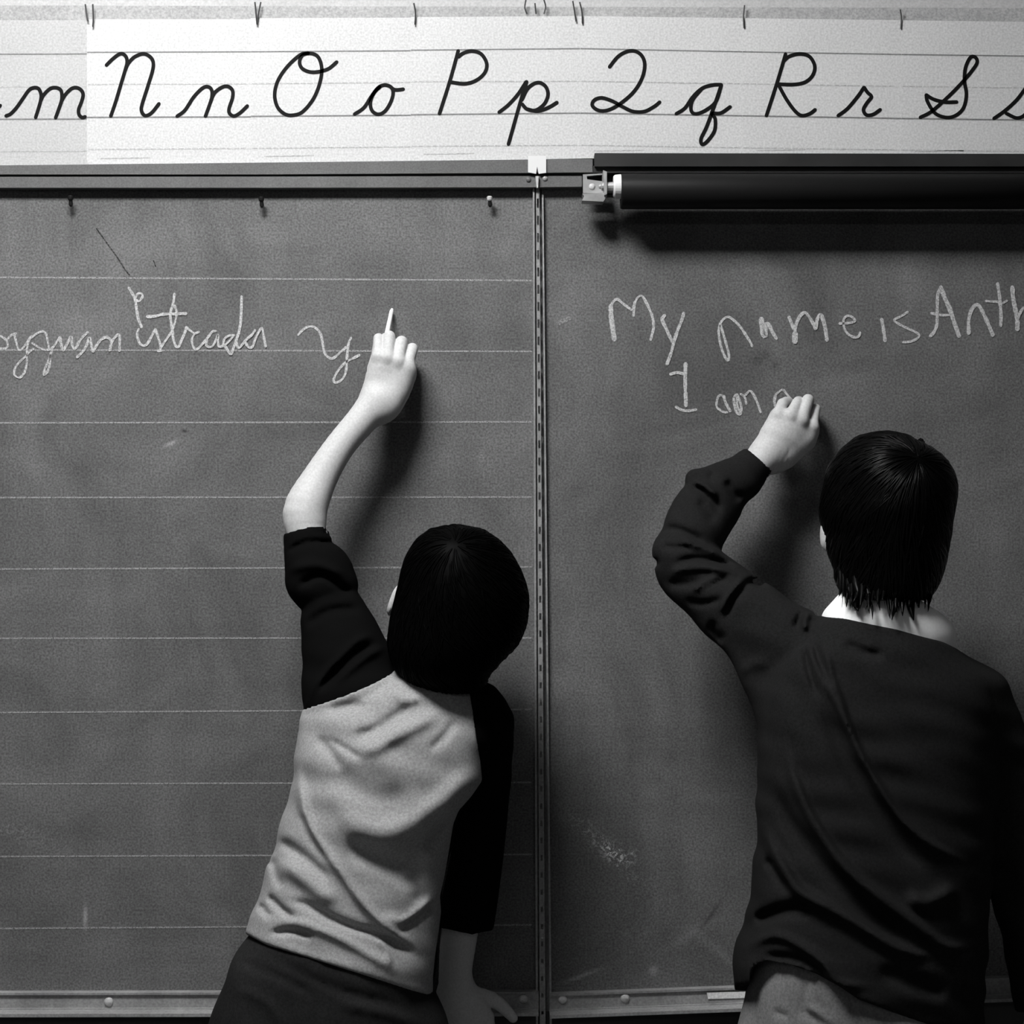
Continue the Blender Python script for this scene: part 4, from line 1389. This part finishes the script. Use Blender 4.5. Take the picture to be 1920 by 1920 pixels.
F.ell(P(1768, 1004, 0.40), (0.006, 0.012, 0.020), None, 0.003)
for (hx, kx, ax, oy) in ((1515, 1520, 1525, 0.0), (1715, 1720, 1725, 0.02)):
    h0 = P(hx, 1980, 0.43)
    x1, x2 = P(kx, 0, 0.43)[0], P(ax, 0, 0.43)[0]
    F.cone(h0, (x1, -0.27 + oy, 0.42), 0.074, 0.050, 0.02)
    F.cone((x1, -0.27 + oy, 0.42), (x2, -0.30 + oy, 0.07), 0.050, 0.032, 0.01)
V1, Q1 = F.mesh()
# writing hand, fine
F = Field(P(1360, 960, 0.20) - [0, 0.02, 0], P(1580, 715, 0.0) + [0, -0.001, 0], 0.0016)
F.chain([(1385, 908, 0.115, 30), (1412, 880, 0.098, 30), (1432, 858, 0.085, 31)], 0.01)
WB = [((1430, 850, 0.074), (1459, 778, 0.080), (1467, 757, 0.058), (1478, 752, 0.030)), ((1440, 852, 0.080), (1482, 780, 0.086), (1495, 756, 0.062), (1498, 752, 0.034)),
      ((1448, 858, 0.078), (1502, 788, 0.082), (1515, 750, 0.060), (1517, 752, 0.030)), ((1454, 866, 0.070), (1523, 800, 0.070), (1530, 766, 0.050), (1530, 768, 0.024))]
for i, (c0, c1, c2, c3) in enumerate(WB):
    F.chain([c0 + (21,), ((c0[0] + c1[0]) / 2, (c0[1] + c1[1]) / 2, (c0[2] + c1[2]) / 2, 20), (c1[0] - 3, c1[1] + 8, c1[2] - 0.006, 15)], 0.012)
    F.chain([(c1[0] - 3, c1[1] + 6, c1[2] - 0.004, 12), c1 + ([12.5, 12, 12, 11][i],)], 0.007)
G = F.twin()
for i, (c0, c1, c2, c3) in enumerate(WB):
    r1 = [10.5, 11, 11.5, 9][i]
    G.chain([c1 + (r1 + 0.8,), c2 + (r1 - 0.5,)], 0.0010)
    G.chain([c2 + (r1 - 0.5,), c3 + (r1 - 2,), (c3[0] - 4, c3[1] + 16, c3[2] - 0.006, r1 - 3)], 0.0010)
F.F = smin(F.F, G.F, 0.005)
F.chain([(1514, 830, 0.060, 14), (1476, 858, 0.068, 17)], 0.014)
F.chain([(1438, 828, 0.052, 15), (1447, 795, 0.038, 12), (1462, 768, 0.030, 10), (1474, 756, 0.024, 8)], 0.005)
V2, Q2 = F.mesh()
body_b = make('person', np.vstack([V1, V2]), np.vstack([Q1, Q2 + len(V1)]), 'skin', smooth=True, org=base_b,
              label='boy in dark sweater with white collar writing with raised left hand', cat='person')
add_eyes(Cb, fb, ub, rb_, 1.0, body_b)
# --- sweater
oB, kB = (1180, 1180), 2.595
oE, kE = (1190, 830), 4.084
foldsB = [
    cv(oB, kB, 20.0, 7, [(860, 30), (900, 140), (960, 260), (1040, 420), (1120, 600), (1200, 740), (1290, 880), (1400, 1000), (1520, 1080), (1640, 1130)]),
    cv(oB, kB, 25.5, 9, [(760, 560), (800, 720), (860, 870), (960, 1040), (1080, 1190), (1240, 1320), (1400, 1440), (1540, 1545), (1680, 1535)]),
    cv(oB, kB, 25.5, 9, [(650, 960), (720, 1110), (820, 1270), (980, 1360), (1120, 1440), (1280, 1540), (1400, 1585), (1500, 1580)]),
    cv(oB, kB, 9.9, 6, [(950, 60), (990, 240), (1070, 440)]),
    cv(oB, kB, 12.3, 14, [(1600, 1260), (1450, 1330), (1330, 1300)]),
    cv(oB, kB, 12.3, 8, [(560, 1560), (700, 1490), (830, 1540), (940, 1620), (1020, 1720), (1180, 1740)]),
    cv(oB, kB, 3.0, 10, [(540, 220), (600, 170), (680, 170)]),
    cv(oB, kB, -19.6, 13, [(700, 760), (800, 960), (920, 1130), (1050, 1280), (1200, 1420), (1400, 1545)]),
    cv(oB, kB, -17.3, 15, [(930, 330), (1040, 600), (1150, 800), (1330, 1050), (1480, 1170)]),
    cv(oB, kB, -9.9, 8, [(660, 1100), (780, 1290)]),
    cv(oB, kB, -22.2, 12, [(600, 1430), (720, 1380), (830, 1360), (900, 1390)]),
    cv(oB, kB, -14.7, 8, [(640, 1590), (780, 1600), (900, 1640), (980, 1730)]),
    cv(oB, kB, -12.3, 6, [(900, 60), (930, 180), (980, 300)]),
    cv(oB, kB, -12.3, 6, [(850, 80), (880, 220), (920, 340)]),
    cv(oB, kB, -9.9, 9, [(1040, 60), (1130, 110), (1250, 130)]),
    cv(oB, kB, -9.9, 16, [(1200, 1650), (1400, 1720), (1560, 1780)]),
    # raised sleeve
    cv(oE, kE, -7.8, 6.1, [(210, 670), (300, 655), (420, 700), (540, 760)]),
    cv(oE, kE, -6.5, 5.4, [(200, 790), (320, 805), (440, 800)]),
    cv(oE, kE, -9.1, 6.1, [(300, 930), (420, 890), (560, 900), (700, 930), (790, 960)]),
    cv(oE, kE, -7.8, 8.1, [(250, 1070), (400, 1080), (520, 1050)]),
    cv(oE, kE, -6.5, 6.1, [(480, 1130), (600, 1070), (740, 1040)]),
    cv(oE, kE, -6.5, 6.8, [(380, 1190), (500, 1235), (640, 1205), (700, 1170)]),
    cv(oE, kE, -11.7, 7.4, [(700, 1340), (735, 1230), (820, 1115), (900, 1070), (1030, 1130)]),
    cv(oE, kE, -10.4, 6.8, [(405, 365), (470, 340), (540, 390), (620, 470), (650, 560)]),
    cv(oE, kE, -7.8, 9.5, [(480, 430), (560, 520), (620, 620)]),
    cv(oE, kE, -6.5, 5.4, [(590, 220), (580, 300)]),
    cv(oE, kE, -9.1, 8.1, [(690, 280), (760, 380), (820, 450)]),
    cv(oE, kE, -10.4, 6.1, [(1290, 1300), (1220, 1430)]),
    cv(oE, kE, -6.5, 6.8, [(140, 885), (185, 950)]),
    cv(oE, kE, -7.8, 8.1, [(640, 1360), (600, 1420), (690, 1530)]),
    cv(oE, kE, 9.0, 6.8, [(330, 735), (450, 780), (580, 820), (680, 870)]),
    cv(oE, kE, 9.0, 6.8, [(250, 1000), (420, 960), (600, 960), (760, 1000)]),
    cv(oE, kE, 11.2, 6.1, [(660, 1330), (690, 1220), (780, 1100), (860, 1040)]),
    cv(oE, kE, 11.2, 6.8, [(430, 310), (540, 330), (640, 430)]),
    cv(oE, kE, 9.0, 6.8, [(420, 1130), (540, 1085), (650, 1020)]),
    cv(oE, kE, 11.2, 6.1, [(1310, 1450), (1300, 1340), (1370, 1310)]),
]
lo = np.minimum(P(1190, 1990, 0.06), P(1190, 1990, 0.56))
hi = np.maximum(P(2040, 820, 0.06), P(2040, 820, 0.56))
F = Field((lo[0], -0.42, lo[2]), (hi[0], -0.025, hi[2]), 0.0036)
F.loft([(1120, 1600, 1735, 0.41, 0.060), (1150, 1548, 1740, 0.412, 0.078), (1182, 1512, 1762, 0.415, 0.086), (1215, 1478, 1790, 0.418, 0.093), (1240, 1458, 1822, 0.419, 0.097), (1266, 1444, 1850, 0.42, 0.100), (1320, 1430, 1865, 0.422, 0.106),
        (1400, 1424, 1862, 0.424, 0.110), (1500, 1421, 1858, 0.426, 0.112), (1560, 1422, 1855, 0.428, 0.112), (1620, 1416, 1852, 0.43, 0.112), (1680, 1409, 1848, 0.43, 0.114),
        (1735, 1398, 1845, 0.43, 0.118), (1775, 1383, 1842, 0.43, 0.122), (1815, 1375, 1840, 0.43, 0.122), (1860, 1378, 1838, 0.43, 0.118), (1940, 1385, 1838, 0.43, 0.116)], 0.008, 2.35)
F.chain([(1520, 1235, 0.405, 78), (1430, 1178, 0.345, 74), (1350, 1118, 0.285, 70), (1285, 1062, 0.245, 60)], 0.006)
F.chain([(1281, 1045, 0.243, 58), (1300, 1000, 0.215, 60), (1325, 955, 0.18, 60), (1350, 925, 0.155, 52), (1378, 903, 0.13, 46), (1390, 893, 0.12, 41), (1418, 868, 0.103, 35), (1432, 854, 0.095, 32)], 0.004)
F.chain([(1308, 902, 0.168, 24), (1345, 902, 0.15, 32)], 0.004)
F.chain([(1832, 1306, 0.42, 60), (1860, 1375, 0.418, 62), (1876, 1450, 0.415, 60), (1905, 1620, 0.40, 58), (1938, 1790, 0.385, 52), (1948, 1900, 0.375, 42)], 0.03)
F.chain([(1425, 1215, 0.365, 50), (1442, 1275, 0.39, 48), (1474, 1345, 0.41, 46)], 0.02)
rel = F.pixmap(*fold_map((1190, 820, 2040, 1990), foldsB, soft=1.3))
PX, PY, KK = F.pix()
Yg = F.ax[1][None, :, None]
wgt = np.where(PX < 1500, np.where(PY < 1290, 1.0, np.clip((-Yg - 0.19) / 0.06, 0, 1)), np.clip((-Yg - 0.19) / 0.06, 0, 1))
F.F = F.F - (rel * wgt).astype(np.float32)
# neckline
nk = np.interp(PX, [1500, 1541, 1580, 1630, 1680, 1730, 1767, 1790, 1820, 1850, 2040], [1152, 1155, 1159, 1170, 1180, 1194, 1203, 1214, 1230, 1246, 1246])
F.cut(np.where((PX > 1525) & (PX < 1800) & (PY < 1260), (nk - PY) * KK, -1.0), 0.003)
# hem: the back rides up, the front hangs lower
arm = PX > 1862 + (PY - 1500) * 0.03
hb = np.interp(PX, [1370, 1405, 1412, 1440, 1480, 1530, 1575, 1610, 1680, 1740, 1840], [1850, 1846, 1812, 1801, 1808, 1825, 1850, 1874, 1900, 1922, 1930])
hf = 1857 + 0 * PX
bk = np.clip((-Yg - 0.265) / 0.02, 0, 1)
hl = hf * (1 - bk) + hb * bk
F.cut(np.where(arm, -1.0, (PY - hl) * KK), 0.003)
# cuff
F.cut(((PX - 1428) * 0.64 - (PY - 864) * 0.77) * KK - np.where((PX < 1500) & (PY < 960), 0.0, 1.0), 0.002)
F.cone(P(1440, 846, 0.088), P(1412, 877, 0.104), R(28.5, 0.09), R(29, 0.1), 0.002, 'sub')
F.cut(np.where(arm, (PY - 1898) * KK, -1.0), 0.003)
V, Q = F.mesh()
make('sweater', V, Q, 'sweater', body_b, smooth=True, label='dark charcoal sweater')
# --- white collar
F = Field(P(1500, 1260, 0.53) - [0, 0.02, 0], P(1830, 1080, 0.3) + [0, 0.02, 0.01], 0.003)
F.loft([(1100, 1592, 1728, 0.408, 0.064), (1112, 1580, 1736, 0.41, 0.070), (1130, 1563, 1750, 0.412, 0.074), (1150, 1546, 1768, 0.414, 0.077), (1175, 1542, 1783, 0.416, 0.076),
        (1215, 1545, 1790, 0.418, 0.070), (1240, 1550, 1795, 0.418, 0.064)], 0.004, 2.2)
F.cone(P(1660, 1040, 0.405), P(1660, 1128, 0.41), R(62, 0.41), R(62, 0.41), 0.004, 'sub')
PX, PY, KK = F.pix()
top = np.interp(PX, [1500, 1571, 1600, 1660, 1720, 1735, 1760, 1830], [1112, 1111, 1108, 1110, 1120, 1132, 1146, 1200])
F.cut((top - PY) * KK, 0.004)
V, Q = F.mesh()
make('collar', V, Q, 'collar', body_b, smooth=True, label='white shirt collar')
# --- jeans
F = Field((0.16, -0.46, 0.05), (0.66, -0.10, 0.98), 0.0038)
F.loft([(1750, 1418, 1815, 0.43, 0.100), (1800, 1410, 1822, 0.43, 0.108), (1850, 1403, 1828, 0.43, 0.112), (1920, 1397, 1832, 0.43, 0.116), (1980, 1395, 1834, 0.43, 0.112),
        (2040, 1400, 1830, 0.43, 0.098)], 0.01, 2.4)
for (hx, kx, ax, oy) in ((1515, 1520, 1525, 0.0), (1715, 1720, 1725, 0.02)):
    h0 = P(hx, 1980, 0.43)
    x1, x2 = P(kx, 0, 0.43)[0], P(ax, 0, 0.43)[0]
    F.cone(h0, (x1, -0.27 + oy, 0.42), 0.090, 0.068, 0.02)
    F.cone((x1, -0.27 + oy, 0.42), (x2, -0.29 + oy, 0.07), 0.068, 0.056, 0.01)
F.F = F.F - F.pixmap(*fold_map((1380, 1740, 1860, 1990), [
    cv(oB, kB, -4.5, 3.2, [(890, 1660), (860, 1750), (825, 1900)]), cv(oB, kB, -4, 3.2, [(1070, 1740), (1085, 1920)]),
    cv(oB, kB, -4, 6, [(700, 1860), (780, 1890)]), cv(oB, kB, 4, 6, [(860, 1830), (930, 1870), (1000, 1930)]),
    cv(oB, kB, -4, 5, [(830, 1840), (900, 1900), (960, 1940)])])).astype(np.float32)
F.F = np.maximum(F.F, 0.075 - F.ax[2][None, None, :])
V, Q = F.mesh()
make('jeans', V, Q, 'jeans', body_b, smooth=True, label='faded grey jeans')
for (ax, oy, an) in ((1525, 0.0, -0.15), (1725, 0.02, 0.15)):
    shoe(body_b, np.array([P(ax, 0, 0.43)[0], -0.29 + oy, 0.0]), an)
# --- hair with ragged nape
F = Field(P(1490, 1180, 0.53) - [0, 0.02, 0], P(1830, 780, 0.24) + [0, 0.02, 0.02], 0.003)
F.loft([(811, 1645, 1668, 0.40, 0.014), (816, 1620, 1690, 0.40, 0.042), (830, 1597, 1718, 0.40, 0.062), (842, 1582, 1742, 0.40, 0.076), (856, 1570, 1760, 0.40, 0.086), (880, 1556, 1778, 0.40, 0.096),
        (905, 1550, 1786, 0.401, 0.102), (930, 1545, 1787, 0.402, 0.104), (955, 1541, 1782, 0.404, 0.104), (978, 1542, 1778, 0.405, 0.102), (1000, 1550, 1776, 0.407, 0.099), (1030, 1553, 1771, 0.411, 0.093),
        (1067, 1565, 1764, 0.418, 0.084), (1090, 1569, 1756, 0.424, 0.078), (1110, 1578, 1745, 0.428, 0.072), (1120, 1590, 1738, 0.43, 0.068)], 0.004, 2.05)
F.cone(P(1722, 834, 0.40), P(1728, 828, 0.40), 0.006, 0.004, 0.006)
F.ell(Cb + fb * 0.090 - ub * 0.035, (0.066, 0.066, 0.092), (rb_, fb, ub), 0.006, 'sub')
V, Q = F.mesh()
whorl = unit(P(1690, 868, 0.40) + np.array([0, -0.085, 0]) - Cb)
SV, SF = hair_strands(F, Cb, whorl, 2200, 11, 0.0013, (0.03, 1.5), (0.35, 0.8), None, 0.0009)
tips = MB()
tr_ = np.random.RandomState(5)
Yn = 0.486
big = [(1576, 1100, 1573, 1118, 3), (1582, 1104, 1584, 1119, 2.5), (1604, 1100, 1598, 1132, 5), (1604, 1130, 1609, 1146, 5), (1617, 1105, 1612, 1142, 3.5), (1624, 1112, 1636, 1162, 2.2), (1632, 1105, 1630, 1150, 2.5),
       (1650, 1105, 1646, 1133, 4), (1658, 1105, 1654, 1126, 3), (1664, 1110, 1669, 1160, 2.5), (1686, 1110, 1680, 1148, 4.5), (1680, 1135, 1672, 1163, 2.8), (1694, 1108, 1692, 1155, 4), (1704, 1108, 1704, 1138, 3.5),
       (1712, 1108, 1713, 1163, 6), (1720, 1108, 1722, 1140, 3), (1728, 1106, 1734, 1142, 2.4), (1738, 1100, 1742, 1136, 2.6), (1745, 1092, 1748, 1120, 3), (1752, 1080, 1754, 1104, 3), (1760, 1060, 1763, 1090, 3)]
for xa, ya, xb, yb, wd in big:
    bend = tr_.normal(0, 3)
    path = catmull([(xa, ya - 34), (xa + bend * 0.3, ya), ((xa + xb) / 2 + bend, (ya + yb) / 2), (xb, yb)], 7)
    n_ = len(path)
    yy = np.linspace(Yn - 0.012, Yn + 0.026, n_)
    dxr = abs(xa - 1662) / 100.0
    tips.tube([P(a, b, yv - 0.045 * dxr ** 2) for (a, b), yv in zip(path, yy)],
              [R(wd * 2.0, 0.5) * (1 - 0.93 * (i / (n_ - 1)) ** 2.4) for i in range(n_)], 7)
for i in range(16):
    xa = tr_.uniform(1590, 1738)
    big.append((xa, 1106, xa + tr_.normal(0, 5), 1128 + tr_.uniform(0, 22), tr_.uniform(2, 3.4)))
for xa, ya, xb, yb, wd in big[-16:]:
    path = catmull([(xa, ya - 30), (xa, ya), ((xa + xb) / 2 + tr_.normal(0, 2), (ya + yb) / 2), (xb, yb)], 7)
    n_ = len(path)
    yy = np.linspace(Yn - 0.012, Yn + 0.022, n_)
    dxr = abs(xa - 1662) / 100.0
    tips.tube([P(a, b, yv - 0.045 * dxr ** 2) for (a, b), yv in zip(path, yy)], [R(wd * 2, 0.5) * (1 - 0.93 * (i / (n_ - 1)) ** 2.2) for i in range(n_)], 6)
for i in range(70):
    xa = tr_.uniform(1578, 1745)
    ya = 1098 + tr_.uniform(0, 10)
    xb = xa + tr_.normal(0, 6)
    yb = ya + tr_.uniform(10, 34)
    path = catmull([(xa, ya - 26), (xa + tr_.normal(0, 2), ya), (xb, yb)], 7)
    n_ = len(path)
    yy = np.linspace(Yn - 0.012, Yn + 0.020, n_)
    dxr = abs(xa - 1662) / 100.0
    tips.tube([P(a, b, yv - 0.045 * dxr ** 2) for (a, b), yv in zip(path, yy)], [R(2.2, 0.5) * (1 - 0.92 * i / (n_ - 1)) for i in range(n_)], 5)
nV, nS = len(V), len(SV)
allF = [list(map(int, q)) for q in Q] + [[i + nV for i in f] for f in SF] + [[i + nV + nS for i in f] for f in tips.F]
make('hair', np.vstack([V, SV, np.array(tips.V)]), allF, 'hair', body_b, smooth=True, label='longer black hair with ragged ends at the nape')
